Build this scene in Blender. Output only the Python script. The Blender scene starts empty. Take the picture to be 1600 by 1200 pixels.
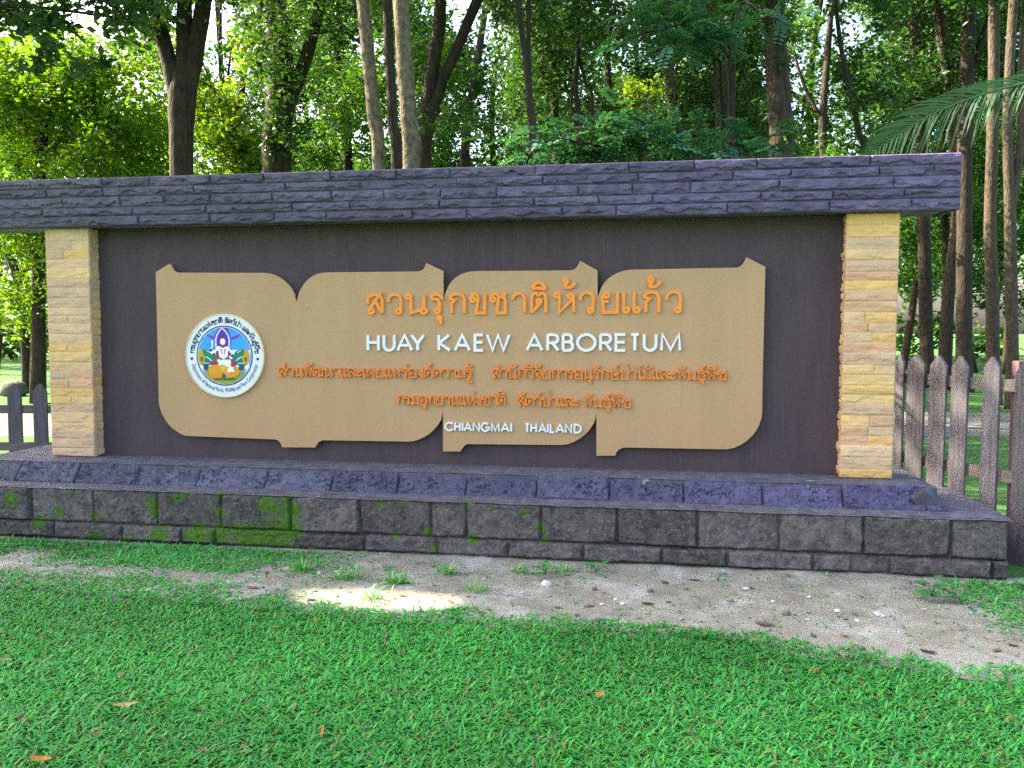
import bpy, math, random
import numpy as np
from mathutils import Vector
R = math.radians
scene = bpy.context.scene
COL = scene.collection

# ------------------------------------------------------------------ camera
CAM = np.array([4.9315, -6.2910, 1.6567])
YAW, PIT, ROL, F = -0.1567, -0.0633, 0.0018, 1300.0
_fw = np.array([math.sin(YAW)*math.cos(PIT), math.cos(YAW)*math.cos(PIT), math.sin(PIT)])
_r = np.array([math.cos(YAW), -math.sin(YAW), 0.0])
_u = np.cross(_r, _fw)
RT = _r*math.cos(ROL)+_u*math.sin(ROL)
UP = -_r*math.sin(ROL)+_u*math.cos(ROL)
cd = bpy.data.cameras.new('camera')
cam = bpy.data.objects.new('camera', cd)
COL.objects.link(cam)
from mathutils import Matrix
M3 = Matrix((tuple(RT), tuple(UP), tuple(-_fw))).transposed()
cam.matrix_world = Matrix.Translation(Vector(CAM)) @ M3.to_4x4()
cd.sensor_fit = 'HORIZONTAL'
cd.sensor_width = 36.0
cd.lens = 36.0*F/1600.0
cd.clip_end = 2000
cd.clip_start = 0.05
scene.camera = cam

def ray(px, py):
    return _fw + RT*(px-800)/F - UP*(py-600)/F
def onY(px, py, y):
    d = ray(px, py); return CAM + d*(y-CAM[1])/d[1]
def onZ(px, py, z):
    d = ray(px, py); return CAM + d*(z-CAM[2])/d[2]
def at(px, py, D):
    return CAM + ray(px, py)*D
def ground(px, D):
    p = at(px, 518, D); return np.array([p[0], p[1], 0.0])

# ------------------------------------------------------------------ world, sun, exposure
SUN_EL, SUN_AZ = R(38), R(13)            # azimuth: behind the plane of the sign, from the left
SUNV = np.array([-math.cos(SUN_AZ)*math.cos(SUN_EL), math.sin(SUN_AZ)*math.cos(SUN_EL), math.sin(SUN_EL)])
world = bpy.data.worlds.new('World'); scene.world = world
world.use_nodes = True
nt = world.node_tree; nt.nodes.clear()
sky = nt.nodes.new('ShaderNodeTexSky'); sky.sky_type = 'NISHITA'; sky.sun_disc = False
sky.sun_elevation = SUN_EL; sky.sun_rotation = math.atan2(SUNV[0], SUNV[1])
sky.air_density = 1.0; sky.dust_density = 5.0; sky.ozone_density = 1.0
bg = nt.nodes.new('ShaderNodeBackground'); bg.inputs[1].default_value = 0.15
out = nt.nodes.new('ShaderNodeOutputWorld')
nt.links.new(sky.outputs[0], bg.inputs[0]); nt.links.new(bg.outputs[0], out.inputs[0])
sl = bpy.data.lights.new('sun', 'SUN'); sl.energy = 5.0; sl.angle = R(0.5); sl.color = (1.0, 0.90, 0.70)
so = bpy.data.objects.new('sun', sl); COL.objects.link(so)
so.rotation_euler = Vector(-SUNV).to_track_quat('-Z', 'Y').to_euler()
so.location = (-10, 5, 20)
vs = scene.view_settings
vs.view_transform = 'Standard'; vs.look = 'None'; vs.gamma = 1.0; vs.use_curve_mapping = False
vs.exposure = 2.38
scene.cycles.max_bounces = 8
scene.cycles.diffuse_bounces = 4
scene.cycles.transmission_bounces = 4
scene.cycles.use_denoising = False      # the photograph has sensor grain of its own
scene.cycles.sample_clamp_indirect = 4.0

# ------------------------------------------------------------------ noise
def _h(xi, yi, seed):
    with np.errstate(over='ignore'):
        h = (xi.astype(np.int64)*374761393 + yi.astype(np.int64)*668265263 + seed*144269504) & 0xffffffff
        h = ((h ^ (h >> 13))*1274126177) & 0xffffffff
        h = h ^ (h >> 16)
    return (h & 0xffff)/65535.0
def vn(x, y, seed=0):
    x = np.asarray(x, float); y = np.asarray(y, float)
    xi = np.floor(x); yi = np.floor(y); fx = x-xi; fy = y-yi
    fx = fx*fx*(3-2*fx); fy = fy*fy*(3-2*fy)
    a = _h(xi, yi, seed); b = _h(xi+1, yi, seed); c = _h(xi, yi+1, seed); d = _h(xi+1, yi+1, seed)
    return (a*(1-fx)+b*fx)*(1-fy)+(c*(1-fx)+d*fx)*fy
def fbm(x, y, seed=0, o=4):
    s = 0; a = .5
    for k in range(o):
        s = s + a*(vn(x*2**k, y*2**k, seed+k*17)-.5); a *= .55
    return s
def sst(a, b, x):
    t = np.clip((x-a)/(b-a), 0, 1); return t*t*(3-2*t)

# ------------------------------------------------------------------ materials
def srgb(r, g, b):
    f = lambda c: (c/255/12.92) if c/255 <= .04045 else ((c/255+.055)/1.055)**2.4
    return (f(r), f(g), f(b))
MATS = {}
def mat(name, c1, c2=None, scale=8, rough=.8, bump=0, bscale=60, tint=False, stretch=(1, 1, 1), spec=.3, trans=0, detail=6, lo=.35, hi=.65, bdist=.02):
    m = bpy.data.materials.new(name); m.use_nodes = True
    n = m.node_tree; n.nodes.clear(); L = n.links.new
    o = n.nodes.new('ShaderNodeOutputMaterial')
    p = n.nodes.new('ShaderNodeBsdfPrincipled')
    p.inputs['Roughness'].default_value = rough
    p.inputs['Specular IOR Level'].default_value = spec
    tc = n.nodes.new('ShaderNodeTexCoord'); mp = n.nodes.new('ShaderNodeMapping')
    mp.inputs['Scale'].default_value = stretch
    L(tc.outputs['Object'], mp.inputs[0])
    colsock = None
    c2 = c2 or c1
    nz = n.nodes.new('ShaderNodeTexNoise'); nz.inputs['Scale'].default_value = scale; nz.inputs['Detail'].default_value = detail
    nz.inputs['Roughness'].default_value = .65
    L(mp.outputs[0], nz.inputs['Vector'])
    mr = n.nodes.new('ShaderNodeMapRange'); mr.inputs['From Min'].default_value = lo; mr.inputs['From Max'].default_value = hi
    L(nz.outputs['Fac'], mr.inputs['Value'])
    mx = n.nodes.new('ShaderNodeMix'); mx.data_type = 'RGBA'
    mx.inputs['A'].default_value = (*c1, 1); mx.inputs['B'].default_value = (*c2, 1)
    L(mr.outputs[0], mx.inputs['Factor'])
    colsock = mx.outputs['Result']
    if tint:
        at_ = n.nodes.new('ShaderNodeAttribute'); at_.attribute_name = 'tint'
        mm = n.nodes.new('ShaderNodeMix'); mm.data_type = 'RGBA'; mm.blend_type = 'MULTIPLY'
        mm.inputs['Factor'].default_value = 1
        L(colsock, mm.inputs['A']); L(at_.outputs['Color'], mm.inputs['B'])
        colsock = mm.outputs['Result']
    L(colsock, p.inputs['Base Color'])
    if bump:
        nb = n.nodes.new('ShaderNodeTexNoise'); nb.inputs['Scale'].default_value = bscale; nb.inputs['Detail'].default_value = 8
        L(mp.outputs[0], nb.inputs['Vector'])
        b = n.nodes.new('ShaderNodeBump'); b.inputs['Strength'].default_value = bump; b.inputs['Distance'].default_value = bdist
        L(nb.outputs['Fac'], b.inputs['Height']); L(b.outputs[0], p.inputs['Normal'])
    if trans:
        t = n.nodes.new('ShaderNodeBsdfTranslucent')
        bright = n.nodes.new('ShaderNodeMix'); bright.data_type = 'RGBA'; bright.blend_type = 'MULTIPLY'
        bright.inputs['Factor'].default_value = 1; bright.inputs['B'].default_value = (1.5, 1.35, .5, 1)
        L(colsock, bright.inputs['A']); L(bright.outputs['Result'], t.inputs['Color'])
        ms = n.nodes.new('ShaderNodeMixShader'); ms.inputs[0].default_value = trans
        L(p.outputs[0], ms.inputs[1]); L(t.outputs[0], ms.inputs[2]); L(ms.outputs[0], o.inputs[0])
    else:
        L(p.outputs[0], o.inputs[0])
    MATS[name] = m
    return m

def laterite(name, base, light, moss, fleck=.53):
    """pitted laterite block; moss patches, pale lichen flecks"""
    m = mat(name, base, light, scale=14, rough=.92, tint=True, spec=.2, lo=.3, hi=.75)
    n = m.node_tree; L = n.links.new
    p = [x for x in n.nodes if x.type == 'BSDF_PRINCIPLED'][0]
    src = p.inputs['Base Color'].links[0].from_socket
    tc = [x for x in n.nodes if x.type == 'TEX_COORD'][0]
    # pale flecks
    f = n.nodes.new('ShaderNodeTexNoise'); f.inputs['Scale'].default_value = 38; f.inputs['Detail'].default_value = 8; f.inputs['Roughness'].default_value = .8
    L(tc.outputs['Object'], f.inputs['Vector'])
    fr = n.nodes.new('ShaderNodeMapRange'); fr.inputs['From Min'].default_value = fleck; fr.inputs['From Max'].default_value = fleck+.14; fr.inputs['To Max'].default_value = .65
    L(f.outputs['Fac'], fr.inputs['Value'])
    m1 = n.nodes.new('ShaderNodeMix'); m1.data_type = 'RGBA'; m1.inputs['B'].default_value = (.34, .32, .26, 1)
    L(fr.outputs[0], m1.inputs['Factor']); L(src, m1.inputs['A'])
    # pits
    v = n.nodes.new('ShaderNodeTexVoronoi'); v.inputs['Scale'].default_value = 62; v.inputs['Randomness'].default_value = 1
    L(tc.outputs['Object'], v.inputs['Vector'])
    vr = n.nodes.new('ShaderNodeMapRange'); vr.inputs['From Min'].default_value = .12; vr.inputs['From Max'].default_value = .3
    L(v.outputs['Distance'], vr.inputs['Value'])
    n2 = n.nodes.new('ShaderNodeTexNoise'); n2.inputs['Scale'].default_value = 45; n2.inputs['Detail'].default_value = 10; n2.inputs['Roughness'].default_value = .7
    L(tc.outputs['Object'], n2.inputs['Vector'])
    ad = n.nodes.new('ShaderNodeMath'); ad.operation = 'MULTIPLY_ADD'; ad.inputs[1].default_value = .6
    L(vr.outputs[0], ad.inputs[0]); L(n2.outputs['Fac'], ad.inputs[2])
    b = n.nodes.new('ShaderNodeBump'); b.inputs['Strength'].default_value = .9; b.inputs['Distance'].default_value = .012
    L(ad.outputs[0], b.inputs['Height']); L(b.outputs[0], p.inputs['Normal'])
    # moss from a painted-on growth mask attribute broken up by noise
    ma = n.nodes.new('ShaderNodeAttribute'); ma.attribute_name = 'moss'
    mn = n.nodes.new('ShaderNodeTexNoise'); mn.inputs['Scale'].default_value = 26; mn.inputs['Detail'].default_value = 10; mn.inputs['Roughness'].default_value = .8
    L(tc.outputs['Object'], mn.inputs['Vector'])
    mul = n.nodes.new('ShaderNodeMath'); mul.operation = 'MULTIPLY_ADD'; mul.inputs[1].default_value = .50
    m13 = n.nodes.new('ShaderNodeMath'); m13.operation = 'MULTIPLY'; m13.inputs[1].default_value = 1.35; L(mn.outputs['Fac'], m13.inputs[0])
    L(ma.outputs['Fac'], mul.inputs[0]); L(m13.outputs[0], mul.inputs[2])
    mr = n.nodes.new('ShaderNodeMapRange'); mr.inputs['From Min'].default_value = .90; mr.inputs['From Max'].default_value = 1.12
    L(mul.outputs[0], mr.inputs['Value'])
    m2 = n.nodes.new('ShaderNodeMix'); m2.data_type = 'RGBA'
    mz = n.nodes.new('ShaderNodeTexNoise'); mz.inputs['Scale'].default_value = 30; mz.inputs['Detail'].default_value = 8; mz.inputs['Roughness'].default_value = .8
    L(tc.outputs['Object'], mz.inputs['Vector'])
    mzr = n.nodes.new('ShaderNodeMapRange'); mzr.inputs['From Min'].default_value = .35; mzr.inputs['From Max'].default_value = .65; L(mz.outputs['Fac'], mzr.inputs['Value'])
    mc = n.nodes.new('ShaderNodeMix'); mc.data_type = 'RGBA'; mc.inputs['A'].default_value = (moss[0]*.5, moss[1]*.45, moss[2], 1); mc.inputs['B'].default_value = (moss[0]*1.5, moss[1]*1.15, moss[2], 1)
    L(mzr.outputs[0], mc.inputs['Factor']); L(mc.outputs['Result'], m2.inputs['B'])
    L(mr.outputs[0], m2.inputs['Factor']); L(m1.outputs['Result'], m2.inputs['A'])
    L(m2.outputs['Result'], p.inputs['Base Color'])
    return m

mat('roof_stone', (.140, .114, .182), (.076, .061, .100), scale=9, rough=.78, bump=.7, bscale=90, tint=True, spec=.5, bdist=.012, detail=10)
mat('sandstone', (.78, .50, .295), (.66, .445, .29), scale=9, rough=.88, bump=.6, bscale=110, tint=True, bdist=.008, detail=10)
mat('stucco', (.092, .058, .066), (.063, .042, .049), scale=2.2, rough=.75, bump=.7, bscale=230, bdist=.006, spec=.4, stretch=(2.2, 1, .7), detail=12, lo=.3, hi=.7)
mat('board', (.53, .312, .158), (.475, .28, .142), scale=1.6, rough=.6, bump=.3, bscale=380, bdist=.002, spec=.35, stretch=(2.5, 1, .6), detail=10, lo=.3, hi=.7)
mat('orange', (.95, .31, .036), (.90, .28, .034), scale=20, rough=.45, spec=.4)
mat('deep_orange', (.86, .26, .04), (.80, .22, .035), scale=20, rough=.45, spec=.4)
mat('white_paint', (.82, .82, .84), (.76, .76, .78), scale=20, rough=.45, spec=.4)
mat('emblem_paint', (1, 1, 1), (1, 1, 1), rough=.4, tint=True)
mat('emblem_rim', (.85, .72, .42), rough=.5)
laterite('laterite_upper', (.075, .071, .112), (.148, .138, .215), (.07, .16, .015), .60)
laterite('laterite_lower', (.056, .048, .054), (.195, .168, .150), (.075, .19, .018))
mat('ledge_mortar', (.15, .14, .165), (.075, .070, .088), scale=11, rough=.9, bump=.7, bscale=50, lo=.38, hi=.68, detail=10)
mat('soil', (.16, .12, .08), (.24, .19, .13), scale=6, rough=1, bump=.8, bscale=40)
mat('fence_wood', (.165, .148, .165), (.088, .078, .088), scale=6, rough=.85, bump=.25, bscale=30, stretch=(8, 8, .6), tint=True, detail=6)
mat('rail_wood', (.20, .17, .15), (.12, .10, .09), scale=5, rough=.85, bump=.4, bscale=30, stretch=(.6, 6, 6))
mat('post_paint', (.21, .115, .12), (.16, .09, .095), scale=5, rough=.8, bump=.3, bscale=30)
mat('bark', (.070, .050, .034), (.026, .020, .016), scale=5, rough=.95, bump=1.0, bscale=9, stretch=(3, 3, .7), bdist=.05)
mat('pale_bark', (.19, .145, .09), (.075, .055, .035), scale=9, rough=.9, bump=.9, bscale=16, stretch=(2, 2, 1.4), bdist=.025, detail=10, lo=.4, hi=.62)
mat('leaf_dark', (.032, .090, .021), rough=.45, tint=True, trans=.42, spec=.4)
mat('leaf_mid', (.040, .120, .018), rough=.5, tint=True, trans=.46, spec=.35)
mat('leaf_bright', (.100, .180, .014), rough=.5, tint=True, trans=.58, spec=.3)
mat('leaf_blue', (.034, .125, .066), rough=.45, tint=True, trans=.3, spec=.45)
mat('brown_bark', (.12, .092, .062), (.045, .034, .024), scale=8, rough=.95, bump=1.0, bscale=12, stretch=(3, 3, .9), bdist=.04, detail=10)
mat('palm_leaf', (.045, .125, .042), rough=.45, tint=True, trans=.25, spec=.45)
mat('grass', (.055, .335, .060), rough=.5, tint=True, trans=.3, spec=.3)
mat('weed', (.05, .21, .05), rough=.5, tint=True, trans=.3)
mat('dry_leaf', (.42, .20, .06), (.30, .13, .05), scale=30, rough=.7, tint=True, trans=.15)
mat('pebble', (.45, .42, .38), (.36, .33, .30), scale=40, rough=.9, bump=.5, bscale=90, tint=True)
mat('stone_grey', (.15, .14, .12), (.08, .075, .065), scale=6, rough=.95, bump=.8, bscale=20)

# ------------------------------------------------------------------ mesh builder
class MB:
    def __init__(s): s.V = []; s.F = []; s.T = []; s.n = 0; s.X = []
    def add(s, v, faces, tint=None, moss=None):
        v = np.asarray(v, float); k = len(v)
        if isinstance(faces, np.ndarray): s.F.append(faces.astype(np.int64)+s.n)
        else:
            by = {}
            for f in faces: by.setdefault(len(f), []).append(f)
            for fs in by.values(): s.F.append(np.array(fs, dtype=np.int64)+s.n)
        t = np.ones((k, 3)) if tint is None else np.broadcast_to(np.asarray(tint, float), (k, 3))
        s.V.append(v); s.T.append(t); s.n += k
        s.X.append(np.zeros(k) if moss is None else np.asarray(moss, float))
    def box(s, c, size, ax=None, tint=None):
        """ax: rows are local axes"""
        h = np.array(size)/2; A = np.eye(3) if ax is None else np.array(ax)
        p = np.array([[x, y, z] for z in (-1, 1) for y in (-1, 1) for x in (-1, 1)])*h
        s.add(np.array(c)+p@A, [(0, 2, 3, 1), (4, 5, 7, 6), (0, 1, 5, 4), (2, 6, 7, 3), (0, 4, 6, 2), (1, 3, 7, 5)], tint)
    def prism(s, poly, n, d, tint=None):
        """poly: Nx3 planar ring; extruded along n by d"""
        p = np.asarray(poly, float); N = len(p); q = p+np.asarray(n)*d
        s.add(np.vstack([p, q]), [tuple(range(N)), tuple(range(2*N-1, N-1, -1))]+[(i, i+N, (i+1) % N+N, (i+1) % N) for i in range(N)], tint)
    def tube(s, pts, rad, sides=10, seed=0, rough=.08, cap=True, tint=None):
        P = np.asarray(pts, float); rad = np.asarray(rad, float); n = len(P)
        T = np.gradient(P, axis=0); T /= np.linalg.norm(T, axis=1)[:, None]
        ref = np.array([1., 0, 0]) if abs(T[0][0]) < .8 else np.array([0, 1., 0])
        a = np.linspace(0, 2*np.pi, sides, endpoint=False); V = []
        for i in range(n):
            u = ref-T[i]*(ref@T[i]); u /= np.linalg.norm(u); w = np.cross(T[i], u)
            rr = rad[i]*(1+rough*2*(vn(a*1.3+seed, np.full(sides, i*.45), seed)-.5))
            V.append(P[i]+np.outer(np.cos(a)*rr, u)+np.outer(np.sin(a)*rr, w))
        F = [(i*sides+j, i*sides+(j+1) % sides, (i+1)*sides+(j+1) % sides, (i+1)*sides+j) for i in range(n-1) for j in range(sides)]
        if cap: F += [tuple(range(sides))[::-1], tuple((n-1)*sides+j for j in range(sides))]
        s.add(np.vstack(V), F, tint)
    def build(s, name, m, parent=None, smooth=False, origin=None, moss=False):
        V = np.vstack(s.V); T = np.vstack(s.T)
        org = np.array(parent['_o']) if parent is not None and '_o' in parent else (np.zeros(3) if origin is None else np.asarray(origin, float))
        me = bpy.data.meshes.new(name)
        me.vertices.add(len(V)); me.vertices.foreach_set('co', (V-org).ravel())
        tot = np.concatenate([np.full(len(f), f.shape[1]) for f in s.F]); idx = np.concatenate([f.ravel() for f in s.F])
        me.loops.add(len(idx)); me.loops.foreach_set('vertex_index', idx)
        me.polygons.add(len(tot)); me.polygons.foreach_set('loop_start', np.concatenate([[0], np.cumsum(tot)[:-1]]))
        me.polygons.foreach_set('use_smooth', np.full(len(tot), bool(smooth)))
        me.update(calc_edges=True); me.validate()
        a = me.attributes.new('tint', 'FLOAT_COLOR', 'POINT')
        a.data.foreach_set('color', np.hstack([T, np.ones((len(T), 1))]).ravel())
        if moss:
            a = me.attributes.new('moss', 'FLOAT', 'POINT'); a.data.foreach_set('value', np.concatenate(s.X))
        me.materials.append(MATS[m] if isinstance(m, str) else m)
        o = bpy.data.objects.new(name, me); COL.objects.link(o)
        if parent is not None: o.parent = parent
        else: o.location = org
        if parent is not None and '_o' in parent: o['_o'] = list(org)
        return o
def tag(o, label, cat, group=None, kind=None):
    if label: o['label'] = label
    if cat: o['category'] = cat
    if group: o['group'] = group
    if kind: o['kind'] = kind
    return o
def thing(name, label, cat, loc=(0, 0, 0), group=None):
    o = bpy.data.objects.new(name, None); COL.objects.link(o)
    o.location = tuple(loc); o.empty_display_size = .2; o['_o'] = [float(x) for x in loc]
    return tag(o, label, cat, group)
def structure(o): o['kind'] = 'structure'; return o

def rough_panel(mb, O, U, Vv, N, W, H, nu, nv, cells, g, d, amp, fu, fv, seed, tints, off=.006, skirt=.05, ridge=0, mossf=None, pits=0, wobble=4):
    """a wall face of separate split stones: one height field, a groove round each stone"""
    u = np.linspace(0, W, nu); v = np.linspace(0, H, nv); uu, vv = np.meshgrid(u, v); uu = uu.ravel(); vv = vv.ravel()
    rng = np.random.RandomState(seed)
    wob = .004*fbm(uu*9, vv*9, seed+5)*wobble
    h = np.full(len(uu), -d); tint = np.ones((len(uu), 3))*.6
    for ci, (a, b, c, e) in enumerate(cells):
        k = (uu >= a-1e-6) & (uu <= b+1e-6) & (vv >= c-1e-6) & (vv <= e+1e-6)
        if not k.any(): continue
        x = uu[k]; y = vv[k]
        dist = np.minimum(np.minimum(x-a, b-x), np.minimum(y-c, e-y))+wob[k]*.6
        s_ = sst(0, g, dist)
        o_ = rng.uniform(-off, off); tu, tv = rng.uniform(-1, 1, 2)*off
        n = fbm(x*fu+ci*3.7, y*fv+ci*1.3, seed+ci)*amp*2
        if ridge:
            rr = c+(e-c)*(.36+.85*fbm(x*fu+ci*5.1, np.zeros_like(x)+ci, seed+ci*3, 5))
            n = n+ridge*(sst(-.004, .003, y-rr)-.5)*vn(x*fu*.8+ci, y*0+7, seed+ci*5)*1.6
        if pits:
            n = n-pits*(sst(.07, .17, fbm(x*24+ci, y*46, seed+ci, 4))*sst(.25, .6, vn(x*7, y*9, seed+ci+4))+.5*sst(.15, .24, fbm(x*50, y*70+ci, seed+ci+9, 3)))
        h[k] = -d+s_*(d+o_+n+tu*(x-a)/(b-a)+tv*(y-c)/(e-c))
        tint[k] = np.asarray(tints[ci % len(tints)])*(1+.25*fbm(x*6, y*9, seed+ci*7)[:, None])*(.8+.2*s_[:, None])
    P = np.asarray(O)+np.outer(uu, U)+np.outer(vv, Vv)+np.outer(h, N)
    i = np.arange(nu-1); j = np.arange(nv-1); jj, ii = np.meshgrid(j, i, indexing='ij'); b0 = (jj*nu+ii).ravel()
    Fq = np.stack([b0, b0+1, b0+1+nu, b0+nu], 1)
    ring = np.concatenate([np.arange(nu), np.arange(1, nv)*nu+nu-1, (nv-1)*nu+np.arange(nu-2, -1, -1), np.arange(nv-2, 0, -1)*nu])
    K = len(P); back = P[ring]-np.asarray(N)*skirt; m = len(ring); r_ = np.arange(m)
    Fs = np.stack([ring, K+r_, K+(r_+1) % m, ring[(r_+1) % m]], 1)
    ms = None
    if mossf is not None:
        ms = np.concatenate([mossf(P), np.zeros(m)])
    mb.add(np.vstack([P, back]), np.vstack([Fq, Fs]), np.vstack([tint, tint[ring]]), ms)

rnd = random.Random(4)
EX, EY, EZ = np.array([1., 0, 0]), np.array([0, 1., 0]), np.array([0, 0, 1.])

# ================================================================== SETTING: ground, path, soil strip
def sheet(name, x0, x1, y0, y1, z, m, nx, ny, amp=0, seed=0, edge=None):
    mb = MB(); x = np.linspace(x0, x1, nx); y = np.linspace(y0, y1, ny); X, Y = np.meshgrid(x, y)
    X = X.ravel(); Y = Y.ravel()
    Z = z+amp*fbm(X*1.7, Y*1.7, seed)+amp*.5*fbm(X*9, Y*9, seed+3)
    i = np.arange(nx-1); j = np.arange(ny-1); jj, ii = np.meshgrid(j, i, indexing='ij'); b0 = (jj*nx+ii).ravel()
    mb.add(np.stack([X, Y, Z], 1), np.stack([b0, b0+1, b0+1+nx, b0+nx], 1))
    return mb.build(name, m, smooth=True)
gm = mat('lawn_ground', (.035, .115, .022), (.075, .165, .03), scale=1.2, rough=1, bump=1, bscale=25, bdist=.05, detail=10)
structure(sheet('ground', -700, 700, -700, 700, 0, 'lawn_ground', 2, 2))

# soil strip in front of the plinth: outline follows the ragged lawn edge
YB = np.array([(-6, -1.40), (.7, -1.43), (2.5, -1.55), (2.94, -1.6), (3.5, -1.68), (3.88, -1.57), (4.4, -1.64), (4.93, -1.6), (5.46, -1.64), (5.77, -1.76), (6.23, -1.87), (6.5, -1.95), (6.9, -1.95), (9, -1.9), (14, -1.8)])
def lawn_edge(x): return np.interp(x, YB[:, 0], YB[:, 1])
def soil_z(X, Y):
    bank = .012*sst(-.66, -.46, Y)*(.7+.6*vn(X*4, Y*6, 9))*sst(1.2, 3.2, X)
    return .004+.012*(fbm(X*2.5, Y*2.5, 8)+.5)+.014*(fbm(X*14, Y*14, 21)+.4)+.006*fbm(X*45, Y*45, 2)+bank
def on_soil(p):
    if p[1] > lawn_edge(p[0])-.1 and -5 < p[0] < 13: p = np.array([p[0], p[1], float(soil_z(np.array([p[0]]), np.array([p[1]]))[0])+.003])
    return p
def soil_strip():
    mb = MB(); nx, ny = 700, 90
    x = np.linspace(-5, 13, nx); t = np.linspace(0, 1, ny); X, Tt = np.meshgrid(x, t)
    y0 = lawn_edge(X)-.20+.05*fbm(X*3, X*0, 3)*4; y1 = -.40
    Y = y0+(y1-y0)*Tt
    Z = soil_z(X, Y)
    Z = Z*sst(0, .08, Tt)-.004*(1-sst(0, .08, Tt))
    i = np.arange(nx-1); j = np.arange(ny-1); jj, ii = np.meshgrid(j, i, indexing='ij'); b0 = (jj*nx+ii).ravel()
    mb.add(np.stack([X.ravel(), Y.ravel(), Z.ravel()], 1), np.stack([b0, b0+1, b0+1+nx, b0+nx], 1))
    return mb.build('soil_strip', 'bare_soil', smooth=True)
bm_ = mat('bare_soil', (.300, .278, .212), (.205, .186, .142), scale=5, rough=1, bump=.8, bscale=55, bdist=.011, detail=10)
def _chalk(m):
    n = m.node_tree; L = n.links.new
    p = [x for x in n.nodes if x.type == 'BSDF_PRINCIPLED'][0]; src = p.inputs['Base Color'].links[0].from_socket
    tc = [x for x in n.nodes if x.type == 'TEX_COORD'][0]
    a = n.nodes.new('ShaderNodeTexNoise'); a.inputs['Scale'].default_value = 2.3; a.inputs['Detail'].default_value = 9; a.inputs['Roughness'].default_value = .7
    L(tc.outputs['Object'], a.inputs['Vector'])
    r_ = n.nodes.new('ShaderNodeMapRange'); r_.inputs['From Min'].default_value = .50; r_.inputs['From Max'].default_value = .68; r_.inputs['To Max'].default_value = .75
    L(a.outputs['Fac'], r_.inputs['Value'])
    mx = n.nodes.new('ShaderNodeMix'); mx.data_type = 'RGBA'; mx.inputs['B'].default_value = (.46, .45, .395, 1)
    L(r_.outputs[0], mx.inputs['Factor']); L(src, mx.inputs['A']); L(mx.outputs['Result'], p.inputs['Base Color'])
_chalk(bm_)
def flecks(m, col, scale, lo, hi, mx_, stretch):
    n = m.node_tree; L = n.links.new
    p = [x for x in n.nodes if x.type == 'BSDF_PRINCIPLED'][0]; src = p.inputs['Base Color'].links[0].from_socket
    tc = [x for x in n.nodes if x.type == 'TEX_COORD'][0]; mp = n.nodes.new('ShaderNodeMapping'); mp.inputs['Scale'].default_value = stretch
    L(tc.outputs['Object'], mp.inputs[0])
    a = n.nodes.new('ShaderNodeTexNoise'); a.inputs['Scale'].default_value = scale; a.inputs['Detail'].default_value = 9; a.inputs['Roughness'].default_value = .7
    L(mp.outputs[0], a.inputs['Vector'])
    r_ = n.nodes.new('ShaderNodeMapRange'); r_.inputs['From Min'].default_value = lo; r_.inputs['From Max'].default_value = hi; r_.inputs['To Max'].default_value = mx_
    L(a.outputs['Fac'], r_.inputs['Value'])
    mx = n.nodes.new('ShaderNodeMix'); mx.data_type = 'RGBA'; mx.inputs['B'].default_value = (*col, 1)
    L(r_.outputs[0], mx.inputs['Factor']); L(src, mx.inputs['A']); L(mx.outputs['Result'], p.inputs['Base Color'])
flecks(MATS['ledge_mortar'], (.55, .53, .50), 9, .62, .68, .8, (.5, 3, 1))
flecks(MATS['ledge_mortar'], (.06, .055, .06), 16, .56, .66, .7, (.7, 2, 1))
flecks(MATS['stucco'], (.125, .088, .085), 7, .50, .72, .45, (6, 1, .22))
flecks(MATS['board'], (.40, .245, .13), 6, .52, .75, .4, (6, 1, .2))
flecks(MATS['stucco'], (.16, .12, .115), 16, .66, .74, .5, (1, 1, .8))
structure(soil_strip())

# path behind the fences
mat('path_gravel', (.17, .16, .135), (.11, .105, .09), scale=5, rough=1, bump=.5, bscale=60)
def path():
    a, b = ground(-900, 17.2), ground(2300, 17.0); c, d = ground(2300, 13.2), ground(-900, 12.8)
    mb = MB(); k = 60; t = np.linspace(0, 1, k)[:, None]
    up = a+(b-a)*t; lo = d+(c-d)*t
    up[:, 1] += .3*fbm(t[:, 0]*14, t[:, 0]*0, 1); lo[:, 1] += .3*fbm(t[:, 0]*14, t[:, 0]*0, 7)
    V = np.vstack([lo, up]); V[:, 2] = .004
    mb.add(V, [(i, i+1, k+i+1, k+i) for i in range(k-1)])
    return structure(mb.build('path', 'path_gravel'))
path()

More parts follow.
